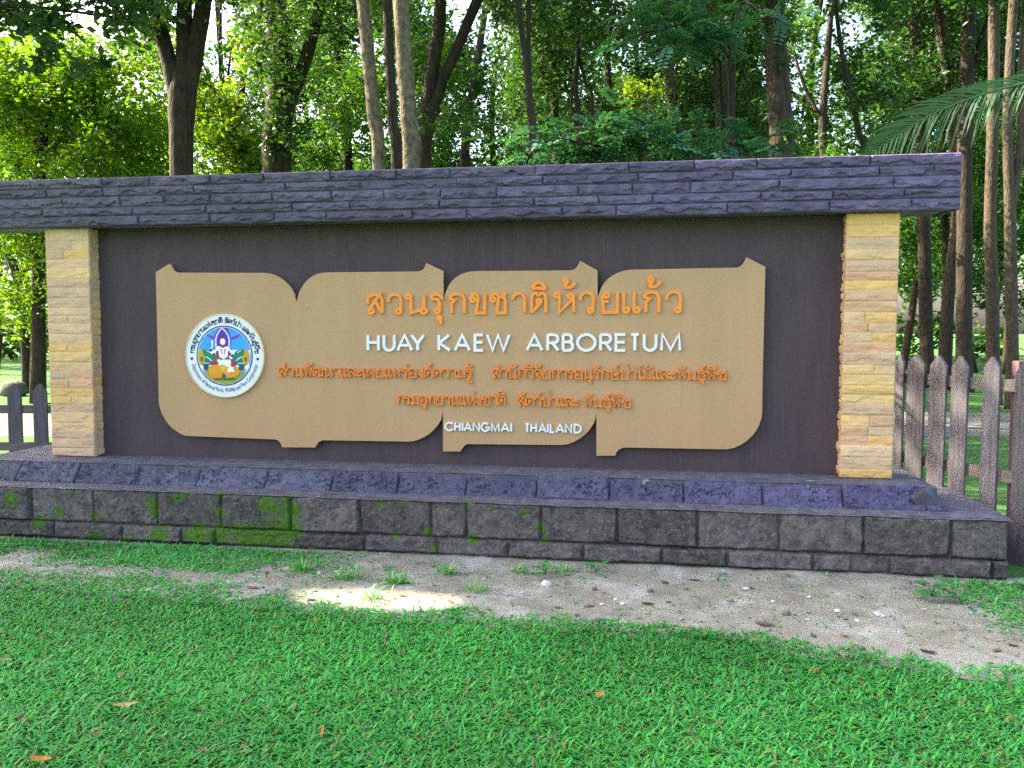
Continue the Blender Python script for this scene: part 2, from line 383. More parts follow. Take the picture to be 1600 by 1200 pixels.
# ================================================================== THE PLINTH
FY, LZ, MZ = -.47, .440, .155           # front plane, ledge height, joint between the two lower courses
PX0, PX1 = -.62, 7.315
plinth = thing('stone_plinth', 'stepped plinth of dark pitted laterite blocks with green moss under the sign', 'plinth', (3.35, 0, 0))
def wx(px, py, y): return onY(px, py, y)[0]
def mossf(P):
    """growth: thick near the left joints, spots elsewhere"""
    m = np.zeros(len(P))
    for px, py, r_ in ((250, 838, .10), (310, 835, .11), (345, 835, .10), (395, 845, .16), (430, 840, .16), (455, 800, .09), (448, 770, .08), (420, 790, .09), (235, 785, .05), (240, 800, .05), (60, 815, .06),
                       (20, 780, .07), (150, 840, .07), (146, 808, .04), (345, 800, .05), (375, 832, .09), (450, 825, .12), (595, 788, .05), (625, 785, .04), (618, 836, .05), (668, 830, .06), (680, 855, .05), (730, 788, .05), (738, 842, .07), (769, 788, .04),
                       (846, 825, .07), (850, 845, .06), (818, 800, .05), (346, 770, .06), (110, 760, .06), (280, 770, .07), (90, 800, .05), (200, 845, .06)):
        q = onY(px, py, FY); r_ = r_*(1.0 if px < 480 else .6)
        d2 = (P[:, 0]-q[0])**2+((P[:, 2]-q[2])*1.1)**2
        m = np.maximum(m, 1.15*np.exp(-d2/(r_*r_)*.7))
    return m
def course(name, jpx, py, z0, z1, m, seed, y=FY, amp=.010):
    xs = [PX0]+[wx(p, py, y) for p in jpx]+[PX1]
    cells = [(xs[i]-PX0, xs[i+1]-PX0, 0, z1-z0) for i in range(len(xs)-1)]
    mb = MB(); W = PX1-PX0
    rg = np.random.RandomState(seed)
    tints = [np.array([1, .98, .97])*rg.uniform(.72, 1.2) for _ in cells]
    rough_panel(mb, (PX0, y, z0), EX, EZ, -EY, W, z1-z0, 1900, max(14, int((z1-z0)/.0055)), cells, .022, .03, amp, 7, 7, seed, tints, off=.014, skirt=.3, mossf=mossf, pits=.007, wobble=9)
    # right end return
    cells = [(0, .5, 0, z1-z0), (.5, .9, 0, z1-z0)]
    rough_panel(mb, (PX1-.008, y+.02, z0), EY, EZ, EX, .9, z1-z0, 90, 26, cells, .02, .03, amp, 7, 7, seed+50, tints, off=.006, skirt=.2, mossf=lambda P: np.zeros(len(P)))
    return mb.build(name, m, plinth, smooth=True, moss=True)
foot = course('footing_course', [10, 84, 190, 283, 335, 462, 569, 683, 794, 911, 1034, 1137, 1271, 1331, 1394, 1552], 860, .030, MZ-.002, 'laterite_lower', 11, y=FY-.012, amp=.016)
midc = course('wall_course', [48, 145, 245, 345, 454, 561, 673, 729, 845, 964, 1090, 1219, 1350, 1487], 815, MZ, LZ-.012, 'laterite_lower', 23)
# ledge
mb = MB()
nx, ny = 500, 14; X, Y = np.meshgrid(np.linspace(PX0, PX1+.012, nx), np.linspace(FY-.006, .85, ny))
edge = (Y < FY+.02)
Y = Y+edge*.035*fbm(X*6, X*0, 4, 6)
Z = LZ-.004+.010*fbm(X*5, Y*8, 2)+.008*fbm(X*20, Y*20, 6)-edge*.014
j, i = np.meshgrid(np.arange(ny-1), np.arange(nx-1), indexing='ij'); b0 = (j*nx+i).ravel()
mb.add(np.stack([X.ravel(), Y.ravel(), Z.ravel()], 1), np.stack([b0, b0+1, b0+1+nx, b0+nx], 1))
mb.build('ledge', 'ledge_mortar', plinth, smooth=True)
# upper, sloping course
UX1t, UX1b = wx(1450, 755, -.19), wx(1492, 797, -.31)
mb = MB(); y0, y1, z0, z1 = -.31, -.19, LZ-.01, .593
sl_ = math.hypot(y1-y0, z1-z0); Vv = np.array([0, y1-y0, z1-z0])/sl_; Nn = np.array([0, -(z1-z0), (y1-y0)])/sl_
js = [PX0+.1]+[wx(p, 750, -.25) for p in (30, 122, 215, 310, 416, 519, 622, 729, 839, 952, 1069, 1192, 1318, 1446)]+[UX1b-.02]
cells = [(js[i]-js[0], js[i+1]-js[0], 0, sl_) for i in range(len(js)-1)]
rg = np.random.RandomState(3)
tt = [np.array([1.0, 1.02-.10*i/14, .80+.30*i/14])*rg.uniform(.8, 1.2) for i, _ in enumerate(cells)]
rough_panel(mb, (js[0], y0, z0), EX, Vv, Nn, js[-1]-js[0], sl_, 2000, 48, cells, .013, .03, .007, 9, 9, 5, tt, off=.008, skirt=.12, pits=.016, mossf=lambda P: .35*np.exp(-((P[:, 2]-LZ)/.03)**2)*vn(P[:, 0]*2.5, P[:, 0]*0, 4))
# taper the right end back and add its return slope
v = mb.V[-1]; k = v[:, 0] > js[-2]; tz = np.clip((v[:, 2]-z0)/(z1-z0), 0, 1)
v[k, 0] -= (tz[k]*(UX1b-UX1t)*(v[k, 0]-js[-2])/(js[-1]-js[-2]))
Vr = np.array([-(UX1b-UX1t), 0, z1-z0]); lr = np.linalg.norm(Vr); Vr /= lr; Nr = np.array([Vr[2], 0, -Vr[0]])
rough_panel(mb, (UX1b-.03, y0+.02, z0), EY, Vr, Nr, .8, lr, 80, 24, [(0, .4, 0, lr), (.4, .8, 0, lr)], .02, .03, .012, 9, 9, 8, tt, skirt=.1, mossf=lambda P: np.zeros(len(P)))
mb.build('upper_course', 'laterite_upper', plinth, smooth=True, moss=True)
# bed on top that carries the sign
mb = MB(); nx, ny = 500, 10; X, Y = np.meshgrid(np.linspace(PX0+.1, UX1t-.01, nx), np.linspace(-.205, .8, ny))
Z = .596+.006*fbm(X*6, Y*9, 12)+.004*fbm(X*25, Y*25, 3); Z = np.minimum(Z, .600)-.012*(Y < -.2)
j, i = np.meshgrid(np.arange(ny-1), np.arange(nx-1), indexing='ij'); b0 = (j*nx+i).ravel()
mb.add(np.stack([X.ravel(), Y.ravel(), Z.ravel()], 1), np.stack([b0, b0+1, b0+1+nx, b0+nx], 1))
mb.box((3.3, .25, .5), (7.3, .9, .16))
mb.build('mortar_bed', 'ledge_mortar', plinth, smooth=False)

# ================================================================== THE SIGN
ZB, ZT = .60, 2.50
sign = thing('entrance_sign', 'wide roadside sign wall with tan name board, sandstone pillars and dark stone cap', 'sign', (3.35, .15, ZB))
PXL, PW, PXR, PWR, REC = 0.0, .399, 6.3515, .3597, .131
mb = MB(); mb.box(((PXL+PW+PXR)/2, REC+.075, (ZB+ZT)/2-.001), (PXR-PXL-PW+.3, .15, ZT-ZB+.01)); mb.build('wall_panel', 'stucco', sign)
SAND = [(1.0, .98, .92), (1.08, 1.02, .85), (.95, .93, .95), (1.12, 1.08, .78), (.98, .88, .82), (1.05, 1.0, .95), (.88, .86, .86), (1.15, 1.15, 1.1), (1.12, 1.0, .62), (1.0, .84, .78)]
def pillar(x0, w, seed, label):
    root_mb = MB(); rg = np.random.RandomState(seed); D = .30; H = ZT-ZB
    def rows(W):
        cells = []; z = 0; tn = []
        while z < H-.02:
            h = rg.uniform(.062, .092)
            if H-z-h < .05: h = H-z
            if rg.rand() < .35 and W > .3:
                c = W*rg.uniform(.35, .62); cells += [(0, c, z, z+h), (c, W, z, z+h)]; tn += [SAND[rg.randint(len(SAND))] for _ in range(2)]
            else: cells.append((0, W, z, z+h)); tn.append(SAND[rg.randint(len(SAND))])
            z += h
        return cells, tn
    c, t = rows(w); rough_panel(root_mb, (x0, 0, ZB), EX, EZ, -EY, w, H, 60, 300, c, .007, .008, .006, 12, 26, seed, t, off=.004, skirt=.03, ridge=.004)
    c, t2 = rows(D); rough_panel(root_mb, (x0+w-.006, .016, ZB), EY, EZ, EX, D, H, 60, 300, c, .007, .008, .006, 12, 26, seed+100, t, off=.003, skirt=.03, ridge=.003)
    rough_panel(root_mb, (x0+.006, D+.016, ZB), -EY, EZ, -EX, D, H, 60, 300, c, .010, .010, .010, 9, 22, seed+200, t2, off=.004, skirt=.03, ridge=.006)
    root_mb.box((x0+w/2, D/2+.012, (ZB+ZT)/2-.002), (w-.03, D-.02, H-.004))
    o = root_mb.build('pillar', 'sandstone', sign, smooth=True); o['label'] = label
pillar(PXL, PW, 31, 'left pillar of buff sandstone strips')
pillar(PXR, PWR, 47, 'right pillar of buff sandstone strips')
# stone-clad cap
RX0, RX1, RY, RZ0, RZ1 = -.75, 7.075, -.093, 2.50, 2.889
mb = MB(); rg = np.random.RandomState(77); cells = []; tn = []
zs = np.linspace(0, RZ1-RZ0, 6)+np.array([0, .004, -.004, .003, -.003, 0])
for r_ in range(5):
    x = -rg.uniform(0, .3)
    while x < RX1-RX0:
        w_ = rg.uniform(.35, .8); a, b = max(0, x), min(RX1-RX0, x+w_)
        if RX1-RX0-b < .12: b = RX1-RX0; w_ = 9
        if b-a > .01:
            cells.append((a, b, zs[r_], zs[r_+1])); k = rg.uniform(.8, 1.2); gx = (a+b)/2/7.8; tn.append((k, k*(1.03-.09*gx)*rg.uniform(.97, 1.02), k*(.84+.26*gx)*rg.uniform(.97, 1.05)))
        x += w_
rough_panel(mb, (RX0, RY, RZ0), EX, EZ, -EY, RX1-RX0, RZ1-RZ0, 2000, 115, cells, .011, .018, .010, 15, 34, 91, tn, off=.006, skirt=.06, ridge=.013)
rough_panel(mb, (RX1-.006, RY+.022, RZ0), EY, EZ, EX, .38, RZ1-RZ0, 50, 60, [(0, .38, zs[i], zs[i+1]) for i in range(5)], .010, .014, .012, 5, 20, 93, tn, skirt=.03, ridge=.012)
mb.box(((RX0+RX1)/2, RY+.225, (RZ0+RZ1)/2), (RX1-RX0-.03, .37, RZ1-RZ0-.016))
mb.build('stone_cap', 'roof_stone', sign, smooth=True)

# ---- name board
BY = .085                                 # its front face
OUT = [(243.3, 425.2), (265.2, 411.9), (269, 418.1), (272.2, 423.6), (278.4, 425.9), (414.4, 426.3), (423, 427.6), (430, 429.8), (437, 433.4), (444, 438.4), (450, 444), (455, 450.2), (460, 460), (462.8, 472.5),
 (463.3, 472.5), (466.3, 460), (469, 453), (473.3, 446), (478, 439.7), (483.8, 434.6), (489, 431), (494.3, 428.5), (502, 426.5), (510, 425.5), (650, 424.1), (655, 423.7), (658.8, 422.4), (661.5, 420.5), (663.1, 418), (665.8, 410.7), (692.4, 423.3), (692.9, 468),
 (693.4, 468), (695.8, 458.3), (701, 446), (706, 439.2), (711.5, 433.8), (719, 429.2), (727.3, 425.9), (735, 424.3), (743, 423.6), (890, 422.4), (896, 421.4), (899.6, 418.9), (902, 416), (904, 412.8), (906.6, 407.5), (933.5, 422.4), (933.8, 464),
 (934.4, 464), (937.2, 455.3), (940, 448.5), (943.6, 442.6), (949.5, 436), (956.3, 430.8), (964, 426.6), (972.6, 423.5), (980, 422), (988.9, 421.2), (1148.4, 418.1), (1153.5, 417.4), (1157.4, 415.4), (1160.5, 412.5), (1162.9, 409), (1166.5, 401.8), (1195.9, 416.8),
 (1191.5, 600), (1191, 643.5), (1189.6, 654), (1186.5, 663.4), (1181.8, 672.5), (1175.6, 680.7), (1167.2, 688.6), (1157.4, 695.2), (1147, 699.8), (1135.7, 701.9), (1124.8, 701.9), (981.6, 699.3), (975.5, 699.4), (970.8, 700.6), (966.6, 703), (963.5, 706), (961.3, 712), (931.8, 712), (931.9, 647),
 (931.3, 647), (930.1, 655), (927.8, 661.3), (924, 667.3), (919.4, 673.6), (913.5, 679.5), (905.3, 685.8), (896, 690.9), (887.5, 693.9), (878.5, 695.3), (731.5, 693.9), (727.4, 695), (724.5, 697.9), (721, 702.3), (719.3, 705.4), (692.1, 705.4), (692.2, 644),
 (691.7, 644), (690, 653.3), (687, 659.8), (683, 665.5), (677.5, 672), (670.8, 677.8), (663, 682.8), (655, 686.5), (647.5, 689), (639.3, 690), (508, 687.9), (503.2, 688.2), (499.3, 690), (497, 691.8), (494.9, 694.4), (492.3, 699.3), (440.9, 698.9), (439.4, 694.5), (437.4, 691), (434, 688), (429.5, 686.6), (289.5, 681), (282, 678), (275.5, 673.5), (269, 668.9), (263.3, 663), (258.4, 656.5), (254.5, 649), (251.8, 643.5), (250.1, 637.6), (248.6, 632), (247.9, 626.3), (247.5, 600)]
poly = np.array([onY(x, y, BY) for x, y in OUT])
from mathutils.geometry import tessellate_polygon
mb = MB(); N_ = len(poly); tri = tessellate_polygon([[Vector((p[0], p[2], 0)) for p in poly]]); bk = poly+EY*.028
def _cc(t):
    a, b, c = (poly[i] for i in t); return t if (b[0]-a[0])*(c[2]-a[2])-(b[2]-a[2])*(c[0]-a[0]) > 0 else (t[0], t[2], t[1])
tri = [_cc(t) for t in tri]
mb.add(poly, tri); mb.add(np.vstack([poly, bk]), [(i, N_+i, N_+(i+1) % N_, (i+1) % N_) for i in range(N_)]); mb.add(bk, [t[::-1] for t in tri])
board = mb.build('name_board', 'board', sign)

# ---- lettering: monoline strokes. Each glyph = (advance, strokes); a stroke is ('p', points) straight, ('s', points) smooth, ('o', x, y, r) ring
def _ang(cx, cy, rx, ry, a0, a1, n=18):
    return [(cx+rx*math.cos(R(a)), cy+ry*math.sin(R(a))) for a in np.linspace(a0, a1, n)]
p_, s_, o_ = (lambda *a: ('p', list(a))), (lambda *a: ('s', list(a))), (lambda x, y, r: ('o', x, y, r))
ARCH = s_((.04, .62), (.09, .88), (.37, 1), (.64, .88), (.72, .6))
G = {
 'ก': (.80, [p_((.12, 0), (.12, .52), (.28, .68), (.02, .76)), s_((.02, .76), (.13, .92), (.38, 1), (.60, .93), (.70, .70), (.70, .55)), p_((.70, .6), (.70, 0))]),
 'ข': (.84, [o_(.13, .70, .11), s_((.02, .72), (.06, .90), (.2, .99), (.35, .92), (.41, .74), (.38, .56), (.36, .42)), p_((.36, .45), (.30, 0), (.76, 0), (.76, 1))]),
 'ช': (.88, [o_(.13, .70, .11), s_((.02, .72), (.06, .90), (.2, .99), (.36, .94), (.43, .80), (.40, .60), (.38, .42)), p_((.38, .45), (.34, 0), (.78, 0), (.78, .62)), s_((.78, .6), (.74, .78), (.58, .83), (.44, .80)), p_((.60, .83), (.84, 1.04))]),
 'น': (.92, [o_(.11, .89, .10), p_((.21, .89), (.21, .02), (.62, .2)), o_(.72, .13, .12), p_((.73, .25), (.73, 1))]),
 'ว': (.76, [s_((.03, .60), (.06, .85), (.30, 1), (.54, .94), (.64, .74), (.64, .5)), p_((.64, .55), (.64, .13)), o_(.53, .12, .11)]),
 'ส': (.82, [s_((.02, .52), (.05, .84), (.32, 1), (.60, .92), (.71, .66), (.71, .5)), p_((.71, .55), (.71, 0)), o_(.19, .12, .11), p_((.09, .16), (.40, .68), (.66, 1.1)), p_((.38, .66), (.70, .03))]),
 'ล': (.80, [s_((.02, .55), (.05, .84), (.32, 1), (.60, .92), (.70, .66), (.70, .5)), p_((.70, .55), (.70, 0)), o_(.17, .12, .11), s_((.07, .17), (.18, .45), (.35, .60), (.50, .45), (.69, .03))]),
 'ร': (.66, [s_((.02, .73), (.07, .90), (.27, 1), (.46, .92), (.62, .73)), s_((.02, .73), (.28, .74), (.42, .62), (.45, .40), (.45, .13)), o_(.34, .12, .11)]),
 'า': (.66, [s_((.02, .70), (.1, .90), (.3, 1), (.48, .93), (.56, .72), (.56, .5)), p_((.56, .55), (.56, 0))]),
 'ต': (.84, [p_((.04, 0), (.04, .72)), s_((.04, .68), (.07, .9), (.17, .99), (.27, .98), (.38, .90), (.49, .98), (.60, .99), (.71, .9), (.74, .66)), p_((.74, .7), (.74, 0)), o_(.40, .58, .10), p_((.48, .50), (.06, .03))]),
 'ค': (.80, [p_((.04, 0), (.04, .64)), ARCH, p_((.72, .64), (.72, 0)), o_(.38, .55, .10), p_((.46, .48), (.06, .03))]),
 'ฒ': (1.06, [p_((.04, .06), (.04, .7)), s_((.04, .66), (.1, .92), (.22, .98), (.33, .87), (.46, .98), (.58, .9), (.62, .62)), p_((.62, .66), (.62, .14)), o_(.30, .50, .10), p_((.37, .43), (.06, .03)), o_(.60, .10, .09), p_((.68, .06), (.96, .25)), p_((.96, 0), (.96, 1))]),
 'ห': (.84, [o_(.11, .89, .10), p_((.21, .89), (.21, .02), (.70, .70)), o_(.62, .84, .10), p_((.72, .84), (.74, .02))]),
 'ย': (.86, [o_(.24, .87, .11), s_((.13, .87), (.04, .74), (.10, .58), (.34, .54)), s_((.12, .57), (.08, .44), (.10, .2), (.10, .0)), p_((.10, .1), (.10, 0), (.74, 0), (.74, 1))]),
 'เ': (.36, [p_((.06, 1), (.06, .12)), o_(.17, .12, .11)]),
 'พ': (.90, [o_(.11, .89, .10), p_((.21, .89), (.28, .02), (.48, .62), (.67, .02), (.78, 1))]),
 'ผ': (.84, [o_(.18, .87, .10), p_((.08, .87), (.08, .02), (.40, .50), (.72, .02), (.72, 1))]),
 'ะ': (.66, [o_(.13, .66, .10), s_((.17, .56), (.32, .56), (.48, .66), (.56, .82)), o_(.13, .22, .10), s_((.17, .12), (.32, .10), (.48, .2), (.56, .36))]),
 'อ': (.82, [s_((.03, .64), (.09, .88), (.37, 1), (.64, .88), (.72, .6)), p_((.72, .64), (.72, 0), (.10, 0), (.10, .42)), o_(.21, .44, .11)]),
 'ง': (.64, [o_(.40, .88, .10), p_((.50, .88), (.54, .02), (.04, .42))]),
 'ม': (.86, [o_(.12, .89, .10), p_((.22, .89), (.22, .16)), o_(.13, .12, .11), p_((.22, .16), (.74, .02), (.74, 1))]),
 'จ': (.72, [s_((.03, .66), (.1, .90), (.34, 1), (.56, .9), (.63, .62)), p_((.63, .66), (.63, 0), (.30, .32)), o_(.26, .46, .10)]),
 'ษ': (.94, [o_(.11, .89, .10), p_((.21, .89), (.21, 0), (.74, 0), (.74, 1)), o_(.50, .48, .09), s_((.57, .54), (.74, .56), (.90, .70))]),
 'ป': (.84, [o_(.11, .89, .10), p_((.21, .89), (.21, 0), (.76, 0), (.76, 1.36))]),
 'ไ': (.54, [p_((.28, .12), (.28, 1.52)), o_(.39, .12, .11), s_((.28, 1.52), (.2, 1.28), (.08, 1.42), (.0, 1.52))]),
 'ธ': (.78, [s_((.02, .74), (.07, .90), (.30, 1), (.50, .94), (.66, .80)), s_((.02, .74), (.3, .74), (.56, .68), (.66, .52), (.66, .3)), p_((.66, .36), (.66, 0), (.10, 0), (.10, .40), (.26, .34))]),
 'ท': (.80, [o_(.11, .89, .10), p_((.21, .89), (.21, 0)), s_((.21, .45), (.34, .82), (.54, 1), (.68, .86), (.70, .55)), p_((.70, .6), (.70, 0))]),
}
MK = {
 'ิ': [s_((-.74, 1.24), (-.62, 1.44), (-.38, 1.54), (-.14, 1.42), (0, 1.20)), p_((-.74, 1.24), (-.4, 1.26), (0, 1.20))],
 'ื': [s_((-.74, 1.24), (-.62, 1.42), (-.38, 1.50), (-.14, 1.40), (0, 1.20)), p_((-.74, 1.24), (0, 1.20)), p_((-.02, 1.2), (-.02, 1.64)), p_((-.18, 1.34), (-.18, 1.62))],
 'ั': [o_(-.52, 1.36, .09), s_((-.52, 1.26), (-.34, 1.20), (-.14, 1.30), (.04, 1.54))],
 '้': [o_(-.44, 1.62, .10), s_((-.35, 1.58), (-.42, 1.42), (-.54, 1.32)), s_((-.54, 1.32), (-.36, 1.26), (-.12, 1.32), (.08, 1.52))],
 '่': [p_((-.08, 1.20), (-.08, 1.58))],
 '์': [o_(-.30, 1.30, .09), s_((-.38, 1.36), (-.28, 1.48), (-.1, 1.50), (.02, 1.64))],
 'ํ': [o_(-.16, 1.40, .11)],
 'ุ': [o_(-.22, -.24, .09), p_((-.13, -.24), (-.13, -.58))],
 'ู': [o_(-.36, -.24, .09), p_((-.27, -.24), (-.27, -.54), (-.04, -.54), (-.04, -.18))],
}
LAT = {
 'H': (.72, [p_((0, 0), (0, 1)), p_((.72, 0), (.72, 1)), p_((0, .52), (.72, .52))]),
 'U': (.70, [('p', [(0, 1)]+_ang(.35, .35, .35, .35, 180, 360)+[(.70, 1)])]),
 'A': (.92, [p_((0, 0), (.46, 1), (.92, 0)), p_((.16, .33), (.76, .33))]),
 'Y': (.80, [p_((0, 1), (.4, .45), (.80, 1)), p_((.4, .48), (.4, 0))]),
 'K': (.70, [p_((0, 0), (0, 1)), p_((.64, 1), (.03, .48), (.70, 0))]),
 'E': (.55, [p_((.55, 1), (0, 1), (0, 0), (.55, 0)), p_((0, .52), (.52, .52))]),
 'W': (1.3, [p_((0, 1), (.33, 0), (.65, 1), (.97, 0), (1.3, 1))]),
 'R': (.65, [p_((0, 0), (0, 1)), ('p', [(.0, 1), (.35, 1)]+_ang(.36, .74, .26, .26, 90, -90)+[(.02, .48)]), p_((.3, .46), (.65, 0))]),
 'B': (.65, [p_((0, 0), (0, 1)), ('p', [(0, 1), (.32, 1)]+_ang(.33, .77, .23, .23, 90, -90)+[(.02, .54)]), ('p', [(.02, .54), (.3, .54)]+_ang(.36, .27, .27, .27, 90, -90)+[(0, 0)])]),
 'O': (1.0, [('p', _ang(.5, .5, .5, .5, 90, 450, 40))]),
 'T': (.60, [p_((0, 1), (.60, 1)), p_((.30, 1), (.30, 0))]),
 'M': (1.0, [p_((0, 0), (.06, 1), (.5, .05), (.94, 1), (1, 0))]),
 'C': (.9, [('p', _ang(.5, .5, .5, .5, 42, 318, 32))]),
 'I': (.0, [p_((0, 0), (0, 1))]),
 'N': (.72, [p_((0, 0), (0, 1), (.72, 0), (.72, 1))]),
 'G': (1.0, [('p', _ang(.5, .5, .5, .5, 45, 355, 34)+[(.55, .46)])]),
 'L': (.48, [p_((0, 1), (0, 0), (.48, 0))]),
 'D': (.72, [('p', [(.22, 1), (0, 1), (0, 0), (.22, 0)]+_ang(.24, .5, .48, .5, -90, 90, 20))]),
}
def smooth(pts, n=6):
    P = np.array(pts, float); Q = [P[0]]
    E = np.vstack([2*P[0]-P[1], P, 2*P[-1]-P[-2]])
    for i in range(len(P)-1):
        a, b, c, d = E[i:i+4]
        for t in np.linspace(0, 1, n+1)[1:]:
            Q.append(.5*((2*b)+(-a+c)*t+(2*a-5*b+4*c-d)*t*t+(-a+3*b-3*c+d)*t**3))
    return np.array(Q)
def stroke_pts(s):
    if s[0] == 'o':
        a = np.linspace(0, 2*np.pi, 17); return np.stack([s[1]+s[3]*np.cos(a), s[2]+s[3]*np.sin(a)], 1), True
    if s[0] == 's': return smooth(s[1]), False
    P = np.array(s[1], float)
    return P, bool(len(P) > 3 and np.allclose(P[0], P[-1]))
class Ribbon:
    """strokes of constant width on the plane y = const, with thickness towards the wall"""
    def __init__(s, y, hw, thick): s.mb = MB(); s.y = y; s.hw = hw; s.th = thick; s.k = 0
    def stroke(s, P, closed):
        P = np.asarray(P, float)
        keep = [0]+[i for i in range(1, len(P)) if np.linalg.norm(P[i]-P[i-1]) > 1e-5]; P = P[keep]
        if closed: P = P[:-1]
        n = len(P)
        d = np.roll(P, -1, 0)-P
        if not closed: d = d[:-1]
        d /= np.linalg.norm(d, axis=1)[:, None]
        L = []; Rr = []
        for i in range(n):
            if closed: a, b = d[i-1], d[i]
            else: a, b = d[max(0, i-1)], d[min(n-2, i)]
            na = np.array([-a[1], a[0]]); nb = np.array([-b[1], b[0]]); m = na+nb
            if np.linalg.norm(m) < .2: m = na
            m /= np.linalg.norm(m); k = min(1.7, 1/max(.35, m@na))
            L.append(P[i]+m*s.hw*k); Rr.append(P[i]-m*s.hw*k)
        L = np.array(L); Rr = np.array(Rr); y = s.y-.0006*(s.k % 9); s.k += 1
        def v3(q, yy): return np.stack([q[:, 0], np.full(len(q), yy), q[:, 1]], 1)
        V = np.vstack([v3(L, y), v3(Rr, y), v3(L, s.y+s.th), v3(Rr, s.y+s.th)])
        Fc = []
        for i in range(n if closed else n-1):
            j = (i+1) % n
            Fc += [(i, j, n+j, n+i), (i, 2*n+i, 2*n+j, j), (n+i, n+j, 3*n+j, 3*n+i)]
        if not closed: Fc += [(0, n, 3*n, 2*n), (n-1, 3*n-1, 4*n-1, 2*n-1)]
        s.mb.add(V, Fc)
    def glyph(s, strokes, fx, fz):
        for st in strokes:
            P, c = stroke_pts(st)
            s.stroke(np.stack([fx(P[:, 0]), fz(P[:, 1])], 1), c)
def bbox(strokes):
    P = np.vstack([stroke_pts(s)[0] for s in strokes]); return P[:, 0].min(), P[:, 0].max()
LY, LTH = BY-.016, .0165
def letters_px(items, base, top, hw, m, lib):
    """items: (char+marks, left px, right px); base/top: pixel heights at two reference columns"""
    (xa, ba), (xb, bb) = base; (_, ta), (_, tb) = top
    for ch, l, r_ in items:
        c = (l+r_)/2; k = (c-xa)/(xb-xa); by = ba+(bb-ba)*k; ty = ta+(tb-ta)*k
        A = onY(l, by, LY); B = onY(r_, by, LY); Tp = onY(c, ty, LY)
        rb = Ribbon(LY, hw, LTH); z0 = A[2]*.5+B[2]*.5+hw; z1 = Tp[2]-hw; sc = z1-z0
        st = lib[ch[0]][1]; a, b = bbox(st)
        x0, x1 = A[0]+hw, B[0]-hw
        kx = (x1-x0)/(b-a) if b-a > .01 else 1
        x0 = x0 if b-a > .01 else (A[0]+B[0])/2
        fz = lambda v: z0+v*sc
        rb.glyph(st, lambda v: x0+(v-a)*kx, fz)
        for mk in ch[1:]:
            rb.glyph(MK[mk], lambda v: x1+v*sc*.95, fz)
        rb.mb.build('letter', m, board)
letters_px([('ส', 572, 599.6), ('ว', 604.5, 628.7), ('น', 632, 669), ('รุ', 671, 694.5), ('ก', 699.6, 728), ('ข', 733, 759.6), ('ช', 764.5, 793.4), ('า', 798, 822), ('ติ', 828, 855), ('ห้', 863, 899), ('ว', 904, 929), ('ย', 938, 967), ('เ', 971.7, 985), ('เ', 988, 1001.5), ('ก้', 1003, 1032), ('ว', 1039, 1065.5)],
           ((580, 492.3), (1060, 490.3)), ((580, 458.2), (1060, 453.6)), .0118, 'orange', G)
letters_px([('H', 572.7, 593.3), ('U', 597.7, 618), ('A', 619, 645.5), ('Y', 641, 664), ('K', 683.5, 705), ('A', 708.7, 735.5), ('E', 740, 756.6), ('W', 759, 797.5), ('A', 821, 849), ('R', 853.5, 874.5), ('B', 877.5, 897), ('O', 900, 932), ('R', 936, 957), ('E', 960, 979), ('T', 983.5, 1000), ('U', 1004, 1027), ('M', 1031, 1064.5)],
           ((580, 549.5), (1060, 549.8)), ((580, 521.8), (1060, 520.2)), .0108, 'white_paint', LAT)
q = lambda a, b: (680+a/6.667, 680+b/6.667)
letters_px([(c, *q(a, b)) for c, a, b in (('C', 95, 190), ('H', 196, 266), ('I', 275, 293), ('A', 294, 383), ('N', 388, 466), ('G', 470, 570), ('M', 578, 672), ('A', 680, 776), ('I', 782, 799), ('T', 930, 986), ('H', 990, 1060), ('A', 1070, 1162), ('I', 1165, 1180), ('L', 1190, 1247), ('A', 1250, 1347), ('N', 1351, 1426), ('D', 1440, 1526))],
           ((700, 674), (900, 677.6)), ((700, 659.2), (900, 662.4)), .0068, 'white_paint', LAT)
CONS = set(G)
def split(t):
    o = []
    for ch in t:
        if ch in G: o.append([ch, ''])
        else: o[-1][1] += ch
    return o
def phrase(text, l, r_, bl, br, tl, tr, hw, m, name='lettering', label=None):
    gl = split(text); W = sum(G[c][0] for c, _ in gl)+.1*0
    A = onY(l, bl, LY); B = onY(r_, br, LY); TL = onY(l, tl, LY); TR = onY(r_, tr, LY)
    rb = Ribbon(LY, hw, LTH); x0 = A[0]+hw; kx = (B[0]-A[0]-2*hw)/(W-.1); x = 0
    for c, mk in gl:
        w = G[c][0]; t = x/W; z0 = A[2]+(B[2]-A[2])*t+hw; sc = TL[2]+(TR[2]-TL[2])*t-hw-z0
        fz = lambda v: z0+v*sc
        rb.glyph(G[c][1], lambda v: x0+(x+v)*kx, fz)
        xr = x+w-.1
        tall = c == 'ป'
        up = 0
        for e in mk:
            if e in 'ิืั' and mk[-1] in '้์่' : pass
        for e in mk:
            dz = .0
            if tall and e == '่': dz = .28
            if e in '้' and c == 'ม': dz = -.08
            if e == '์' and 'ุ' in mk: dz = 0
            rb.glyph(MK[e], lambda v: x0+(xr+v)*kx, lambda v: z0+(v+dz)*sc)
        x += w
    return rb.mb.build(name, m, board)
TH = 'deep_orange'
phrase('ส่วนพัฒนาเเละเผยเเพร่องค์ความรู้', 434, 738.5, 588.6, 591.4, 573.2, 576.0, .0052, TH)
phrase('สํานักวิจัยการอนุรักษ์ป่าไม้เเละพันธุ์พืช', 767.8, 1134.5, 591.8, 594.6, 575.6, 578.8, .0052, TH)
phrase('กรมอุทยานเเห่งชาติ', 619, 789.6, 632.6, 634.2, 617.2, 618, .0052, TH)
